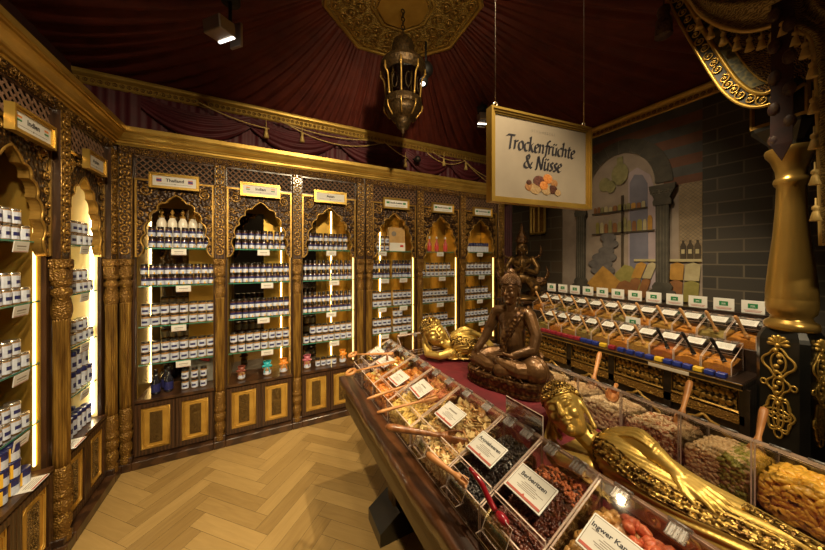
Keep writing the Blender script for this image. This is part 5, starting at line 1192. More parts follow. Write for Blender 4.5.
for i in range(nP+1): m.b2(.0, .02, -h_+i*pw-.02, -h_+i*pw+.02, .05, .875)
m.build('stile', counter_dk, t)
SW = .135; HF2, HB2, D2 = .085, .165, .20
proto_bin = None
spice = {k: FM('spice_'+k, a, b, .7, 0) for k, (a, b) in dict(orange=((.42, .15, .015), (.58, .25, .03)), amber=((.36, .19, .03), (.52, .30, .06)), brown=((.16, .07, .02), (.28, .13, .04)), olive=((.22, .16, .04), (.34, .26, .07)), rust=((.34, .09, .015), (.48, .16, .03))).items()}
sprite = {}
def spice_row(tier, n, y0, x, z, cols):
    global proto_bin
    for i in range(n):
        yt = y0+(i+1)*SW; num = n-i
        ordn = lambda k: ['', 'nearest', 'second nearest', 'third nearest', 'fourth nearest', 'fifth nearest', 'sixth nearest', 'seventh nearest', 'eighth nearest', 'ninth nearest', 'tenth nearest', 'eleventh nearest', 'farthest'][k]
        lab = '%s clear bin of the %s tier on the spice counter' % (ordn(i+1) if not (tier == 'lower' and i == n-1) else 'farthest', tier)
        if proto_bin is None: proto_bin = acrylic_bin(lab, (x, yt, z), RL, SW, D=D2, hf=HF2, hb=HB2, group='spice bins on the counter', hinges=(.25, .75), lid0=.36)
        else: dup(proto_bin, (x, yt, z), RL, lab)
        content('ground_spice', 'ground spice in the %s bin of the %s tier' % (ordn(i+1) if not (tier == 'lower' and i == n-1) else 'farthest', tier), 'spice', (x, yt, z), RL, SW, spice[cols[i % len(cols)]], D=D2, hf=HF2, hb=HB2, seed=i*3+(5 if tier == 'lower' else 50), base=(.66, .50), amp=.012, res=14)
        # card on the lid
        if 'card' not in sprite:
            q = MB(); q.rbox((0, 0, 0), (.088, .072, .002), .001); q.m = 1
            for k in range(4): q.b2(-.03, .03, .018-k*.012, .020-k*.012, .001, .0013)
            sprite['card'] = q.build('lid_card', [paper_w, ink_grey]); o = sprite['card']
        else: o = sprite['card'].copy(); COL.objects.link(o)
        tag(o, 'white card on the lid of the %s bin, %s tier' % (ordn(i+1) if not (tier == 'lower' and i == n-1) else 'farthest', tier), 'price card', 'cards on the spice bins'); fx = .66; a2 = math.atan2(HB2-HF2, D2)
        o.location = (x+fx*D2, yt-SW*.5, z+HF2+(HB2-HF2)*fx+.0095); o.rotation_euler = (Matrix.Rotation(RL, 4, 'Z') @ Matrix.Rotation(a2, 4, 'X')).to_euler()
        dark = tier == 'lower' and i < 3
        if ('scoop', dark) not in sprite:
            s_ = scoop('spice_scoop', 'x', (0, 0, 0), (.036, -.040, -.118), .0098, .014, .026, lid_dark if dark else scoop_pale, 'scoops of the spice counter'); sprite[('scoop', dark)] = s_
        else: s_ = dup(sprite[('scoop', dark)], (0, 0, 0))
        s_['label'] = '%s scoop leaning in the %s bin of the %s tier' % ('black' if dark else 'wooden', ordn(i+1) if not (tier == 'lower' and i == n-1) else 'farthest', tier); s_.location = (x-.006, yt-SW*.34, z+HF2+.122+jr.uniform(-.008, .008)); s_.rotation_euler = (0, 0, jr.uniform(-.2, .2))
spice_row('lower', 10, .615, 2.43, .9085, ['orange', 'orange', 'rust', 'amber', 'orange', 'amber', 'olive', 'amber', 'orange', 'olive'])
spice_row('upper', 12, .565, 2.64, 1.0405, ['orange', 'olive', 'orange', 'amber', 'orange', 'olive', 'amber', 'orange', 'amber', 'olive', 'amber', 'orange'])
fs = None
for i in range(13):
    low = i == 12; y = .633+i*.1357; pos = (2.876, y, 1.2365) if not low else (2.6335, 1.215, 1.0445); lab = 'white sign with green emblem standing on the back ledge, '+['nearest to the gold column', 'second from the gold column', 'third from the gold column', 'fourth from the gold column', 'fifth from the gold column', 'sixth from the gold column', 'seventh from the gold column', 'eighth from the gold column', 'ninth from the gold column', 'tenth from the gold column', 'second from the far corner', 'nearest to the far corner', ''][i] if not low else 'single white sign with green emblem standing behind the lower tier of spice bins'
    if fs is None:
        fs = thing('flag_sign', lab, 'sign', pos, RL, 'small signs on the spice counter'); p = MB(); p.rbox((0, 0, .044), (.104, .004, .086), .001); p.m = 1
        p.b2(-.035, .035, -.0026, -.0020, .012, .015); p.b2(-.040, .040, -.0026, -.0020, .020, .0225); p.build('panel', [paper_w, card_red], fs); p = MB(); p.b2(-.022, .022, -.0032, -.0020, .036, .066); p.m = 1; p.b2(-.010, .010, -.0036, -.0032, .050, .054); p.b2(-.012, .012, -.0036, -.0032, .043, .0445); p.build('green_emblem', [flag_g, paper_w], fs)
    else: dup(fs, pos, RL, lab)
pk = None
segs = [('red', 1.87, 1.48), ('blue', 1.48, 1.33), ('yellow', 1.33, 1.27), ('red', 1.27, 1.20), ('blue', 1.20, .965), ('yellow', .965, .917), ('blue', .917, .77), ('yellow', .77, .718), ('blue', .718, .618)]
protos = {}
for si_, (col, a, b) in enumerate(segs):
    n = max(1, round((a-b)/.055)); w = (a-b)/n
    for i in range(n):
        y = a-(i+.5)*w
        if col not in protos:
            o = MB().rbox((0, 0, .014), (.040, .043, .027), .003).build('spice_packet', packet[col]); tag(o, 'x', 'packet', 'spice packets along the counter edge'); protos[col] = o
        else: o = protos[col].copy(); COL.objects.link(o)
        o.location = (2.375, y, .908); o['label'] = '%s packet on counter edge, %s%s' % (col, (['first ', 'second ', 'third ', 'fourth ', 'fifth ', 'sixth ', 'seventh ', 'eighth '][i] if n > 1 else ''), ['in the red run at the far end', 'in the first blue run after the far red ones', 'the far single yellow', 'in the short red run', 'in the long middle blue run', 'the middle yellow', 'in the blue run between the two near yellows', 'the nearest yellow', 'in the nearest blue run by the gold column'][si_])
o = MB().rbox((0, 0, 0), (.004, .21, .022), .001).build('edge_label_strip', packet['white']); o.location = (2.322, .875, .889); tag(o, 'white label strip on the front edge of the spice counter', 'label strip')

# ------------------------------------------------------------------ painted bazaar scene on the right wall
MU = (3.515, 1.75, 1.12); mural = thing('mural', 'painted bazaar scene with stone arch, shelves and spice heaps on the right wall', 'mural', MU)
P_ = lambda u, v, d: (-d, u-MU[1], v-MU[2])
def paint(name, pts, mat, k, parent=None, holes=(), th=.004):
    mb = MB(); mb.prism([pts]+list(holes), P_, .003+k*.004, .003+k*.004+th); return mb.build(name, mat, parent or mural, fixn=True)
def PM(n, a, b, s=5): return M('paint_'+n, a, b, .75, 0, s, detail=8, lo=.3, hi=.7)
p_wall = PM('plaster', (.20, .15, .12), (.30, .24, .19)); p_lil = PM('lilac', (.26, .20, .22), (.36, .29, .31)); p_blue = PM('blue_door', (.10, .10, .14), (.17, .16, .21)); p_stone = PM('stone', (.034, .030, .022), (.068, .058, .042), 14); p_stone_l = PM('stone_light', (.09, .08, .06), (.15, .13, .10), 14)
p_red = PM('brick_red', (.10, .038, .020), (.14, .056, .030), 10); p_grey = PM('slate', (.048, .048, .046), (.075, .074, .070), 10); p_jug = PM('jug', (.14, .13, .05), (.24, .21, .09), 20); p_sack = PM('sack', (.08, .07, .07), (.13, .115, .11), 18); p_or = PM('orange', (.28, .14, .02), (.42, .22, .04), 16); p_ol = PM('olive', (.17, .15, .03), (.26, .22, .06), 16); p_rust = PM('rust', (.16, .065, .02), (.24, .10, .03), 16); p_pale = PM('pale', (.30, .25, .13), (.40, .34, .2), 16); p_lat = PM('lattice', (.20, .14, .08), (.27, .20, .12), 16); p_wood = PM('wood', (.03, .02, .012), (.06, .04, .02), 10)
R4 = lambda y0, y1, z0, z1: [(y0, z0), (y1, z0), (y1, z1), (y0, z1)]
paint('painted_wall', R4(1.065, 3.25, 1.0, 2.9), p_wall, 0)
paint('painted_brick_pier', R4(-1.0, 1.07, .4, 3.045), brick_mat('painted_brick_pier', (.026, .022, .017), (.050, .041, .032), (.10, .08, .055), 1, .31, .108, .006), 1)
paint('painted_brick_pier', R4(2.43, 3.30, .4, 3.045), brick_mat('painted_brick_far', (.045, .034, .022), (.085, .055, .03), (.10, .08, .05), 1, .34, .15, .008), 1)
arch_o = [(1.75+.475*math.cos(a), 2.36+.55*math.sin(a)) for a in [PI*i/20 for i in range(21)]]; arch_i = [(1.75+.335*math.cos(a), 2.36+.41*math.sin(a)) for a in [PI*i/20 for i in range(21)]]
for i in range(8):
    z0 = 2.29+i*.095; band = R4(1.07, 2.43, z0, min(z0+.095, 3.045))
    # leave the arch opening free
    zc = z0+.05; q = (zc-2.36)/.45; hw = .40*math.sqrt(max(0, 1-q*q)) if -1 < q < 1 else 0
    if hw > .03:
        paint('painted_stripe', R4(1.07, 1.75-hw, z0, z0+.095), [p_red, p_grey][i % 2], 1); paint('painted_stripe', R4(1.75+hw, 2.43, z0, z0+.095), [p_red, p_grey][i % 2], 1)
    else: paint('painted_stripe', band, [p_red, p_grey][i % 2], 1)
paint('painted_arch', arch_o+arch_i[::-1], p_stone, 3)
mb = MB()
for i in range(1, 10):
    a = PI*i/10; mb.tube([P_(1.75+.335*math.cos(a), 2.36+.41*math.sin(a), .0195), P_(1.75+.475*math.cos(a), 2.36+.55*math.sin(a), .0195)], .002, 4)
mb.tube([P_(y, z, .0195) for y, z in arch_i], .003, 4); mb.build('painted_arch_joints', p_stone_l, mural)
paint('painted_door_surround', [(1.66, 1.3), (1.41, 1.3), (1.41, 2.22), (1.46, 2.46), (1.576, 2.57), (1.66, 2.53)], p_lil, 1)
paint('painted_blue_door', [(1.645, 1.3), (1.475, 1.3), (1.485, 2.38), (1.53, 2.48), (1.60, 2.50), (1.645, 2.42)], p_blue, 2)
for zz, y0, y1 in ((2.14, 1.48, 2.04), (1.90, 1.42, 2.04)):
    paint('painted_shelf', R4(y0, y1, zz-.018, zz), p_wood, 4); rr = random.Random(int(zz*10)); y = y0+.02
    while y < y1-.05:
        w = rr.uniform(.030, .045); hh = rr.uniform(.05, .07) if zz > 2 else rr.uniform(.10, .16); m = rr.choice([p_jug, p_ol, p_pale, p_rust, p_or])
        paint('painted_jar', [(y, zz), (y+w, zz), (y+w, zz+hh*.8), (y+w*.75, zz+hh), (y+w*.25, zz+hh), (y, zz+hh*.8)], m, 4); y += w+.008
paint('painted_shelf_post', R4(1.70, 1.725, 1.35, 2.30), p_wood, 4)
ell = lambda cy, cz, a, b, n=22: [(cy+a*math.cos(2*PI*i/n), cz+b*math.sin(2*PI*i/n)) for i in range(n)]
paint('painted_jug', ell(1.90, 2.46, .06, .08), p_jug, 3); paint('painted_jug', ell(1.74, 2.54, .085, .12), p_jug, 4); paint('painted_jug', R4(1.71, 1.77, 2.64, 2.73), p_jug, 3); paint('painted_jug', ell(1.83, 2.42, .05, .07), p_jug, 4)
for i in range(6):
    for k in range(2 if i < 3 else 1): paint('painted_sack', ell(1.87+.035*(i % 2)+.10*k-.03*i*.3, 1.47+i*.075, .085, .05), p_sack, 4+i*.35+k*.15)
paint('painted_spice_heap', [(2.10, 1.22), (2.10, 1.30), (1.96, 1.46), (1.91, 1.52), (1.85, 1.47), (1.72, 1.34), (1.70, 1.22)], p_or, 6)
paint('painted_spice_heap', [(1.80, 1.22), (1.78, 1.44), (1.69, 1.54), (1.62, 1.52), (1.54, 1.42), (1.54, 1.22)], p_ol, 5)
paint('painted_spice_heap', [(1.80, 1.22), (1.74, 1.34), (1.68, 1.37), (1.61, 1.34), (1.58, 1.22)], p_rust, 7)
for i, (a, b, m1, m2) in enumerate([(1.575, 1.485, p_or, p_rust), (1.475, 1.40, p_pale, p_rust), (1.29, 1.19, p_or, p_rust), (1.18, 1.075, p_pale, p_ol)]):
    s = .05 if i < 2 else .01
    paint('painted_spice_box', [(a+s, 1.40), (b+s, 1.40), (b, 1.545), ((a+b)/2, 1.57), (a, 1.545)], m1, 6); paint('painted_spice_box', [(a+s*2, 1.20), (b+s*2, 1.20), (b+s, 1.38), ((a+b)/2+s, 1.405), (a+s, 1.38)], m2, 6)
paint('painted_shelf', R4(1.07, 1.60, 1.575, 1.60), p_pale, 5)
lw = paint('painted_lattice_wall', R4(1.07, 1.235, 1.60, 2.31), p_lat, 2); mb = MB()
for sg in (-1, 1):
    for k in range(-6, 30):
        c0 = 1.60+k*.035; lo_y, hi_y = 1.072, 1.233; z_at = lambda y: c0+sg*(y-1.15)
        a_, b_ = lo_y, hi_y
        for lim in (1.602, 2.308):
            yy = 1.15+sg*(lim-c0); inc = sg > 0
            if lim < 2: a_, b_ = (max(a_, yy), b_) if inc else (a_, min(b_, yy))
            else: a_, b_ = (a_, min(b_, yy)) if inc else (max(a_, yy), b_)
        if b_-a_ > .01: mb.tube([P_(a_, z_at(a_), .0150), P_(b_, z_at(b_), .0150)], .0016, 4)
mb.build('painted_diamonds', p_stone_l, lw)
for y in (1.20, 1.15, 1.10):
    paint('painted_dark_jar', [(y-.022, 1.60), (y+.022, 1.60), (y+.022, 1.72), (y+.008, 1.75), (y+.008, 1.775), (y-.008, 1.775), (y-.008, 1.75), (y-.022, 1.72)], p_wood, 4); paint('painted_dark_jar', R4(y-.012, y+.012, 1.65, 1.69), p_pale, 5)
for yc in (1.348, 2.16):
    mb = MB(); mb.prism([R4(yc-.052, yc+.052, 1.36, 2.14)], P_, .034, .055)
    mb.prism([[(yc-.07, 2.13), (yc+.07, 2.13), (yc+.075, 2.17), (yc+.06, 2.20), (yc+.10, 2.28), (yc+.105, 2.33), (yc-.105, 2.33), (yc-.10, 2.28), (yc-.06, 2.20), (yc-.075, 2.17)]], P_, .034, .062)
    mb.prism([[(yc-.10, 1.20), (yc+.10, 1.20), (yc+.10, 1.285), (yc+.075, 1.30), (yc+.08, 1.33), (yc+.055, 1.37), (yc-.055, 1.37), (yc-.08, 1.33), (yc-.075, 1.30), (yc-.10, 1.285)]], P_, .034, .062)
    cl = mb.build('painted_column', p_stone, mural, fixn=True); m2 = MB()
    for k in range(4): m2.tube([P_(yc-.036+.024*k, 1.37, .0555), P_(yc-.036+.024*k, 2.13, .0555)], .002, 4)
    for k in range(5): scroll(m2, (0, 0), .026, lambda u, z, d, k=k: P_(yc-.07+.035*k+u, 2.26+z, .063-d*.1), 1 if k % 2 else -1, 1.3, .004)
    m2.build('painted_fluting', p_stone_l, cl)
t = thing('gilt_wall_frame', 'ornate gilt frame on the brick wall in the far corner, behind the praying figure', 'frame', (3.46, 2.78, 1.95)); m = MB()
for (a, b, z0, z1) in ((-.13, -.10, 0, .42), (.10, .13, 0, .42), (-.13, .13, 0, .03), (-.13, .13, .39, .42), (-.03, -.01, .03, .39), (.05, .07, .03, .39)): m.rbox((0, (a+b)/2, (z0+z1)/2), (.03, b-a, z1-z0), .005)
m.build('frame', gold, t); m = MB(); m.b2(.005, .02, -.11, .11, .02, .40); m.build('panel', gold_carved, t)

# ------------------------------------------------------------------ gold column on a black pedestal
KX, KY = 2.45, .408; cold = math.atan2(-KY, -KX)
t = thing('gold_column', 'gold turned column on a black pedestal with gilt filigree at the right', 'column', (KX, KY, 0)); t.scale = (.96, .96, 1.012)
PF = cold-math.radians(24)       # direction of the face seen most
def oc(h, z):
    c_ = h*.74; pts = [(h, -c_), (h, c_), (c_, h), (-c_, h), (-h, c_), (-h, -c_), (-c_, -h), (c_, -h)]; return [(x*math.cos(PF)-y*math.sin(PF), x*math.sin(PF)+y*math.cos(PF), z) for x, y in pts]
m = MB(); R_ = [oc(.104, 0), oc(.104, .05), oc(.098, .08), oc(.098, 1.165), oc(.092, 1.185), oc(.078, 1.216)]; m.add([p for r in R_ for p in r], [(i*8+j, i*8+(j+1) % 8, (i+1)*8+(j+1) % 8, (i+1)*8+j) for i in range(5) for j in range(8)]+[tuple(range(8))[::-1], tuple(40+j for j in range(8))]); m.build('pedestal', pedestal_m, t)
MB().lathe([(0.0620, 1.215), (0.0930, 1.217), (0.0980, 1.235), (0.0930, 1.255), (0.0756, 1.268), (0.0719, 1.285), (0.0856, 1.302), (0.0911, 1.33), (0.0911, 1.372), (0.0902, 1.376), (0.0911, 1.38), (0.0899, 1.42), (0.0794, 1.55), (0.0645, 1.70), (0.0546, 1.85), (0.0515, 1.955), (0.0608, 1.968), (0.0639, 1.982), (0.0608, 1.996), (0.0527, 2.005), (0.0558, 2.04), (0.0732, 2.095), (0.0918, 2.125), (0.0942, 2.145), (0.0899, 2.155), (0.0310, 2.156)], 40).build('shaft', column_m, t)
m = MB(); R_ = [oc(.06, 2.156), oc(.065, 2.18), oc(.115, 2.255), oc(.115, 2.275)]; m.add([p for r in R_ for p in r], [(i*8+j, i*8+(j+1) % 8, (i+1)*8+(j+1) % 8, (i+1)*8+j) for i in range(3) for j in range(8)]+[tuple(range(8))[::-1], tuple(24+j for j in range(8))]); m.rbox((0, 0, 2.36), (.20, .20, .17), .006, Matrix.Rotation(PF, 3, 'Z')); cp = m.build('capital', pedestal_m, t)
m = MB(); Q = Matrix.Rotation(PF, 3, 'Z')
for z in (2.285, 2.44):
    m.tube([Q @ Vector((a*.102, b*.102, z)) for a, b in ((-1, -1), (1, -1), (1, 1), (-1, 1))], .012, 4, True)
for a, b in ((-1, -1), (1, -1), (1, 1), (-1, 1)): m.tube([Q @ Vector((a*.101, b*.101, 2.285)), Q @ Vector((a*.101, b*.101, 2.44))], .010, 4)
m.build('gilt_edging', gold_dark, cp)
for s in (-1, 1):
    fa = PF+(0 if s < 0 else PI/2); ap = .098+.003; nx, ny = math.cos(fa), math.sin(fa); tx, ty = -ny, nx
    G = lambda u, z, d=0: (nx*(ap+d*.6)+tx*u*.92, ny*(ap+d*.6)+ty*u*.92, 1.165+(z-1.165)*1.12+.02); m = MB()
    def loop(c, a, b, n=28, lob=0, k=0, r=.0042): m.tube([G(c[0]+a*(1+lob*math.cos(k*q))*math.cos(q), c[1]+b*(1+lob*math.cos(k*q))*math.sin(q)) for q in [2*PI*i/n for i in range(n)]], r, 6, True)
    for i in range(7): a = PI*i/6; m.chain([G(0, 1.130), G(.036*math.cos(a), 1.130+.034*math.sin(a))], [.006, .010], 6)
    loop((0, 1.045), .058, .060, 40, .14, 4, .0055); loop((0, 1.045), .030, .045); loop((0, .945), .040, .048, 36, .18, 4, .005); loop((0, .945), .020, .034); loop((0, .81), .056, .075, 48, .15, 6, .005)
    for dx in (-.022, .022):
        for dz in (-.030, .030): loop((dx, .81+dz), .026, .034)
    loop((0, .81), .022, .070); loop((0, .81), .050, .024); loop((0, .725), .016, .020); loop((-.06, .945), .012, .012); loop((.06, .945), .012, .012)
    for i in range(12): m.sph(G(.010*math.sin(i*1.7), .86+i*.024, .004), (.011, .011, .012), 8, 6)
    m.build('filigree', gold, t)

# ------------------------------------------------------------------ canopy valance, brocade and tassels at the upper right
VX = 2.30
t = thing('canopy_valance', 'dark embroidered canopy valance with a curved gold scroll border', 'canopy', (VX, .60, 2.39)); V = lambda y, z, d=0: (-d, y-.60, z-2.39)
path = [(p.x, p.y) for p in catmull([(.893, 3.34, 0), (.865, 3.263, 0), (.758, 2.933, 0), (.65, 2.629, 0), (.600, 2.515, 0), (.545, 2.435, 0), (.48, 2.392, 0), (.41, 2.400, 0), (.34, 2.44, 0)], 6)]
def off(path, d):
    out = []
    for i, p in enumerate(path):
        a = path[max(i-1, 0)]; b = path[min(i+1, len(path)-1)]; tx, ty = b[0]-a[0], b[1]-a[1]; L = math.hypot(tx, ty); out.append((p[0]+d*ty/L, p[1]-d*tx/L))
    return out
sgn = 1
inn = off(path, sgn*.062); inn2 = off(path, sgn*.115)
m = MB(); m.prism([path+[(.30, 3.34)]], lambda u, v, d: V(u, v, d), -.012, .002); m.build('embroidered_cloth', brocade_dk, t, fixn=True)
m = MB(); m.prism([path+inn[::-1]], lambda u, v, d: V(u, v, d), .002, .008); m.build('scroll_border', black, t, fixn=True)
m = MB(); m.tube([V(y, z, .010) for y, z in path], .008, 6); m.tube([V(y, z, .010) for y, z in inn], .011, 6); m.tube([V(y, z, .006) for y, z in inn2], .004, 6); mid = off(path, sgn*.031)
acc = 0; last = mid[0]; k = 0
for p in mid:
    acc += math.hypot(p[0]-last[0], p[1]-last[1]); last = p
    if acc > .042: acc = 0; k += 1; scroll(m, p, .024, lambda u, z, d: V(u, z, .012), 1 if k % 2 else -1, 1.5, .0045)
m.build('gold_scrollwork', gold, t); m = MB(); m.prism([inn+inn2[::-1]], lambda u, v, d: V(u, v, d), .002, .005); m.build('inner_border', M('olive_border', (.05, .055, .03), (.16, .13, .04), .5, .2, 60, 'voronoi'), t, fixn=True)
def tassel(label, loc, s=1, mat=None, cat='tassel', group='tassels of the canopy drapery'):
    o = MB().lathe([(.003, .05), (.003, .02), (.011, .012), (.012, 0), (.007, -.006), (.010, -.012), (.018, -.05), (.016, -.052)], 10, mod=lambda a, z: 1+.08*math.sin(5*a)).build('drapery_tassel', mat or cord_m); o.location = loc; o.scale = (s, s, s); tag(o, label, cat, group); return o
m = MB(); low = [(.86, 3.30), (.758, 3.177), (.692, 3.017), (.621, 2.897), (.534, 2.800), (.465, 2.760), (.401, 2.755), (.37, 2.80)]; lc = catmull([(a, b, 0) for a, b in low], 6); nl = len(lc)
def bro(u, v):
    p = lc[min(int(u*(nl-1)+.5), nl-1)]; top = 3.34; z = p.y+(top-p.y)*v; return (VX-.05-.05*math.sin(PI*min(1, v*1.5+.1))-.016*math.sin(26*v+3*u), p.x, z)
m.grid(bro, nl, 40); m.m = 1; m.tube([bro(i/(nl-1), 0) for i in range(nl)], .010, 6); tag(m.build('brocade_swag', [brocade, cord_m]), 'gold-olive brocade swag with a fringe, draped over the canopy valance', 'drape')
for i, (y, z) in enumerate([(.700, 2.99), (.650, 2.90), (.600, 2.83), (.550, 2.77), (.505, 2.735), (.465, 2.72), (.430, 2.71), (.400, 2.715)]): tassel('gold tassel under the brocade swag, %s from the left' % ['first', 'second', 'third', 'fourth', 'fifth', 'sixth', 'seventh', 'eighth'][i], (VX-.06, y, z))
tb = MB(); tb.lathe([(.004, .22), (.004, .19), (.030, .18), (.036, .15), (.028, .12), (.040, .10), (.046, .0), (.042, -.005)], 16, mod=lambda a, z: 1+.08*math.sin(8*a)); o = tb.build('large_tassel', fringe_m); o.location = (VX-.03, .875, 3.03); tag(o, 'large dark tassel hanging at the left tip of the canopy valance', 'tassel')
m = MB(); edge = catmull([(.405, 3.30, 0), (.398, 2.90, 0), (.392, 2.745, 0), (.345, 2.655, 0), (.305, 2.56, 0), (.294, 2.2, 0), (.286, 1.66, 0)], 8); ne = len(edge)
def cur(u, v): p = edge[min(int(v*(ne-1)+.5), ne-1)]; return (VX-.10-.022*math.sin(u*24)-.01*math.sin(u*11+v*5), p.x-u*.28, p.y)
m.grid(cur, 60, ne); m.m = 1; m.tube([cur(0, i/(ne-1)) for i in range(14, ne)], .008, 6); tag(m.build('brocade_curtain', [brocade, cord_m]), 'gold-olive brocade curtain hanging at the right frame edge beside the column', 'curtain')
for i, (y, z) in enumerate([(.385, 2.70), (.350, 2.63), (.322, 2.56), (.303, 2.46), (.300, 2.30), (.298, 2.14), (.296, 1.98), (.294, 1.82)]): tassel('gold tassel on the edge of the brocade curtain, %s from the top' % ['first', 'second', 'third', 'fourth', 'fifth', 'sixth', 'seventh', 'eighth'][i], (VX-.135, y, z))
m = MB(); m.prism([[(.352, 2.82), (.418, 2.82), (.418, 2.14), (.385, 2.06), (.352, 2.14)]], lambda u, v, d: (VX-.14+.012*math.sin(v*14)-d, u, v), 0, .008); m.m = 1
for i in range(9): zz = 2.16+i*.075; m.sph((VX-.15, .385+.022*(-1)**i, zz), (.012, .022, .035), 8, 6)
tag(m.build('hanging_pennant', [M('pennant_cloth', (.018, .003, .004), (.04, .007, .006), .7, 0, 20), fringe_m], fixn=True), 'dark red pennant with a pointed tasselled end hanging over the column capital', 'pennant')

# ------------------------------------------------------------------ hanging sign
w2, h2, mz = .275, .189, 2.0165
t = thing('hanging_sign', 'gilt-framed hanging sign reading Trockenfrüchte & Nüsse above the table', 'sign', (1.067, .8315, mz), -.122); Fs = lambda u, z, d: (u, d, z); m = MB()
for (i0, i1, d0) in ((0, .009, -.018), (.009, .017, -.013), (.017, .024, -.008)):
    m.prism([[(-w2+i0, -h2+i0), (w2-i0, -h2+i0), (w2-i0, h2-i0), (-w2+i0, h2-i0)], [(-w2+i1, -h2+i1), (-w2+i1, h2-i1), (w2-i1, h2-i1), (w2-i1, -h2+i1)]], Fs, d0, .018)
m.build('frame', gold, t, fixn=True)
m = MB(); m.b2(-w2+.02, w2-.02, -.004, .004, -h2+.02, h2-.02); m.m = 1; T_ = lambda u, v: (u, -.0048, v)
nib_text(m, 'Trockenfrüchte', .075, lambda u, v: T_(u-.008, v+.036), nib=.125); nib_text(m, '& Nüsse', .075, lambda u, v: T_(u-.004, v-.034), nib=.125); m.m = 2; put_text(m, 'S C H U H B E C K S', .0150, lambda u, v: T_(u, v+.126))
m.build('panel', [sign_panel, ink, ink_grey], t); m = MB()
fr = [(-.095, -.118, .030, 0), (-.055, -.125, .040, 1), (-.03, -.085, .042, 2), (.03, -.065, .034, 3), (.075, -.085, .026, 0), (.02, -.125, .038, 1), (.065, -.120, .032, 4), (.10, -.135, .024, 1), (-.10, -.095, .018, 4), (.0, -.105, .03, 3)]
for k, (x, z, r, c_) in enumerate(fr): m.m = c_; m.sph((x*.80, -.0045-.0002*k, z*.80-.018), (r*.8, .0012, r*.62), 14, 6)
m.build('printed_fruit', [FM('print_fig', (.32, .14, .05), (.42, .22, .09)), FM('print_tan', (.35, .22, .10), (.48, .33, .18)), FM('print_plum', (.10, .035, .03), (.18, .07, .05)), FM('print_apricot', (.55, .18, .04), (.66, .28, .08)), FM('print_date', (.06, .02, .015), (.12, .05, .03))], t)
m = MB()
for s in (-1, 1):
    x = s*(w2-.03); m.torus((x, 0, h2+.014), .009, .003, 12, 6, R=Matrix.Rotation(PI/2, 3, 'X')); m.cyl((x, 0, h2+.02), (x, 0, 3.62-mz), .0012, n=5)
m.build('hanging_wire', steel, t)

# ------------------------------------------------------------------ ceiling rosette and lantern
t = thing('ceiling_rosette', 'large gilt octagonal carved rosette at the top of the tent ceiling', 'rosette', (OC.x, OC.y, OC.z-.04)); og = lambda r, z, n=8: [(r*math.cos(OROT+2*PI*i/n), r*math.sin(OROT+2*PI*i/n), z) for i in range(n)]
m = MB(); m.prism([[(p[0], p[1]) for p in og(OR+.03, 0)]], lambda u, v, d: (u, v, d), 0, .05); m.build('board', rosette_m, t, fixn=True)
m = MB(); m.tube(og(OR+.005, -.004), .020, 6, True); m.tube(og(OR-.05, -.004), .010, 6, True); m.tube(og(.27, -.004), .012, 6, True); m.tube(og(.23, -.004), .008, 6, True); m.build('moulding', gold, t)
m = MB(); rr = random.Random(9)
for ringr, n, rad in ((.35, 16, .055), (.46, 24, .052), (.555, 32, .048)):
    for i in range(n):
        a = OROT+2*PI*(i+.5*(n // 8 % 2))/n; k = (a-OROT) % (PI/4)-PI/8; q = ringr*math.cos(PI/8)/math.cos(k)*1.04; scroll(m, (q*math.cos(a), q*math.sin(a)), rad, lambda u, v, d: (u, v, -.004+d), 1 if i % 2 else -1, 1.5, .007)
m.build('carved_scrolls', gold_dark, t); m = MB(); m.prism([[(p[0], p[1]) for p in og(.215, 0)]], lambda u, v, d: (u, v, d), -.03, 0); m.build('centre_plate', door_gold, t, fixn=True)
LX, LY = OC.x, OC.y
t = thing('hanging_lantern', 'bronze Moorish lantern hanging on a chain below the ceiling rosette', 'lantern', (LX, LY, 2.63)); Z = lambda z: z-2.63
MB().lathe([(.012, Z(3.53)), (.016, Z(3.515)), (.010, Z(3.50)), (.045, Z(3.485)), (.080, Z(3.45)), (.095, Z(3.40)), (.098, Z(3.33)), (.092, Z(3.29)), (.13, Z(3.265)), (.145, Z(3.255))], 24, mod=lambda a, z: 1+.02*math.cos(8*a)).build('dome', lantern_m, t)
MB().lathe([(.13, Z(3.262)), (.185, Z(3.255)), (.194, Z(3.225)), (.184, Z(3.205)), (.176, Z(3.185)), (.158, Z(3.165))], 32, smooth=False).build('crown_ring', lantern_m, t)
MB().lathe([(.156, Z(3.17)), (.136, Z(2.94))], 8, smooth=False, caps=False).build('glass_panes', lantern_gl, t)
for i in range(8):
    a = 2*PI*i/8+.25; d = Vector((math.cos(a), math.sin(a), 0)); m = MB(); m.tube(catmull([d*.190+Vector((0, 0, Z(3.205))), d*.184+Vector((0, 0, Z(3.15))), d*.160+Vector((0, 0, Z(3.11))), d*.143+Vector((0, 0, Z(2.94)))], 5), .0075, 6); m.sph(d*.188+Vector((0, 0, Z(3.165))), .012, 8, 6); m.build('rib', gold_dark, t)
    a2 = a+PI/8; R2 = Matrix.Rotation(a2, 3, 'Z'); m = MB(); m.tube([R2 @ Vector((.142, .022*math.cos(q), Z(3.05)+.06*math.sin(q))) for q in [2*PI*k/16 for k in range(16)]], .004, 5, True); m.build('pane_tracery', lantern_m, t)
MB().lathe([(.136, Z(2.955)), (.160, Z(2.945)), (.166, Z(2.905)), (.158, Z(2.885)), (.138, Z(2.875))], 16, smooth=False).build('lower_ring', lantern_m, t)
MB().lathe([(.150, Z(2.885)), (.128, Z(2.835)), (.098, Z(2.795)), (.072, Z(2.790)), (.068, Z(2.765)), (.046, Z(2.715)), (.014, Z(2.69)), (.016, Z(2.68)), (.006, Z(2.668)), (.001, Z(2.635))], 16, mod=lambda a, z: 1+.03*math.cos(8*a)).build('bottom_bowl', lantern_m, t)
m = MB()
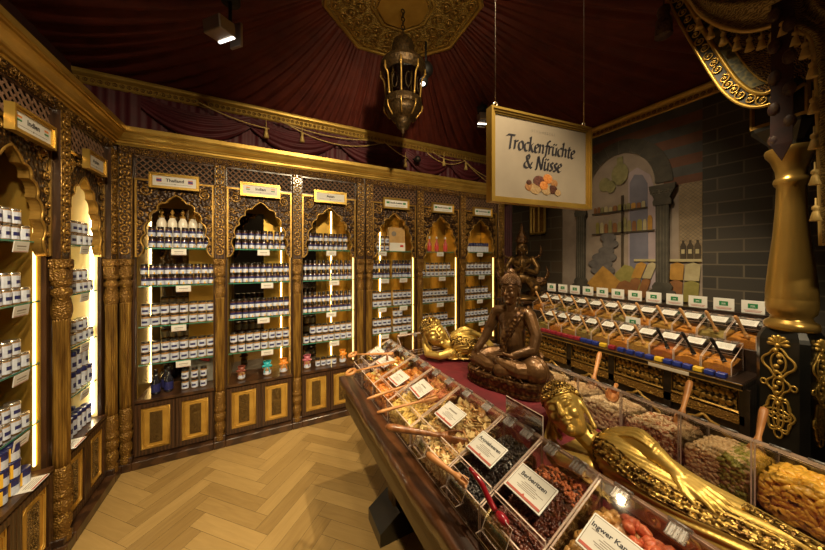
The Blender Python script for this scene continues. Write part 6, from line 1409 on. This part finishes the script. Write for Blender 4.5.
for i in range(8):
    a = 2*PI*i/8+.25; d = Vector((math.cos(a), math.sin(a), 0)); m.tube(catmull([d*.164+Vector((0, 0, Z(2.90))), d*.155+Vector((0, 0, Z(2.85))), d*.110+Vector((0, 0, Z(2.795)))], 5), .006, 6)
m.build('bowl_ribs', gold_dark, t); m = MB()
for i in range(6): m.torus((0, 0, Z(3.54)+i*.034), .016, .0045, 12, 6, R=Matrix.Rotation(PI/2, 3, 'X' if i % 2 else 'Y') @ Matrix.Rotation(0, 3, 'Z'))
m.build('chain', lantern_m, t)

# ceiling spotlights
def spotlight(label, loc, rz, tilt, up=.22, mat=steel):
    t = thing('ceiling_spotlight', label, 'spotlight', loc, rz, 'ceiling spotlights'); m = MB(); m.lathe([(.055, up), (.060, up+.01), (.060, up+.055), (.055, up+.06)], 20); m.cyl((0, 0, up+.05), (0, 0, up+.45), .010); m.cyl((0, 0, .03), (0, 0, up+.01), .012); m.build('mount', black, t)
    R = Matrix.Rotation(tilt, 3, 'Y'); m = MB(); m.rbox(R @ Vector((-.075, 0, 0)), (.11, .15, .085), .006, R); m.build('head', mat, t); m = MB(); m.rbox(R @ Vector((-.030, 0, -.0445)), (.018, .135, .008), .002, R); m.build('lens', lamp_on, t); m = MB(); m.rbox((.045, 0, .03), (.020, .10, .16), .004); m.build('bracket', mat, t); return t
spotlight('boxy steel ceiling spotlight above the left cabinets', (-.20, 2.25, 3.09), .75, -.1)
t2 = thing('ceiling_spotlight', 'round black ceiling spotlight right behind the lantern', 'spotlight', (1.32, 2.32, 3.22), 0, 'ceiling spotlights'); m = MB(); m.sph((.03, 0, .16), .07, 16, 10); m.cyl((.03, 0, .2), (.03, 0, .42), .010); m.cyl((.02, 0, .12), (0, 0, .03), .014); m.build('mount', black, t2); m = MB(); m.cyl((0, 0, .10), (-.02, -.03, .0), .050, .046, 18); m.build('head', black, t2); m = MB(); m.cyl((-.0205, -.031, -.001), (-.021, -.032, -.005), .022, .022, 18); m.build('lens', lamp_on, t2)
spotlight('small steel ceiling spotlight left of the hanging sign', (2.30, 2.62, 3.23), 1.2, .1, .12)
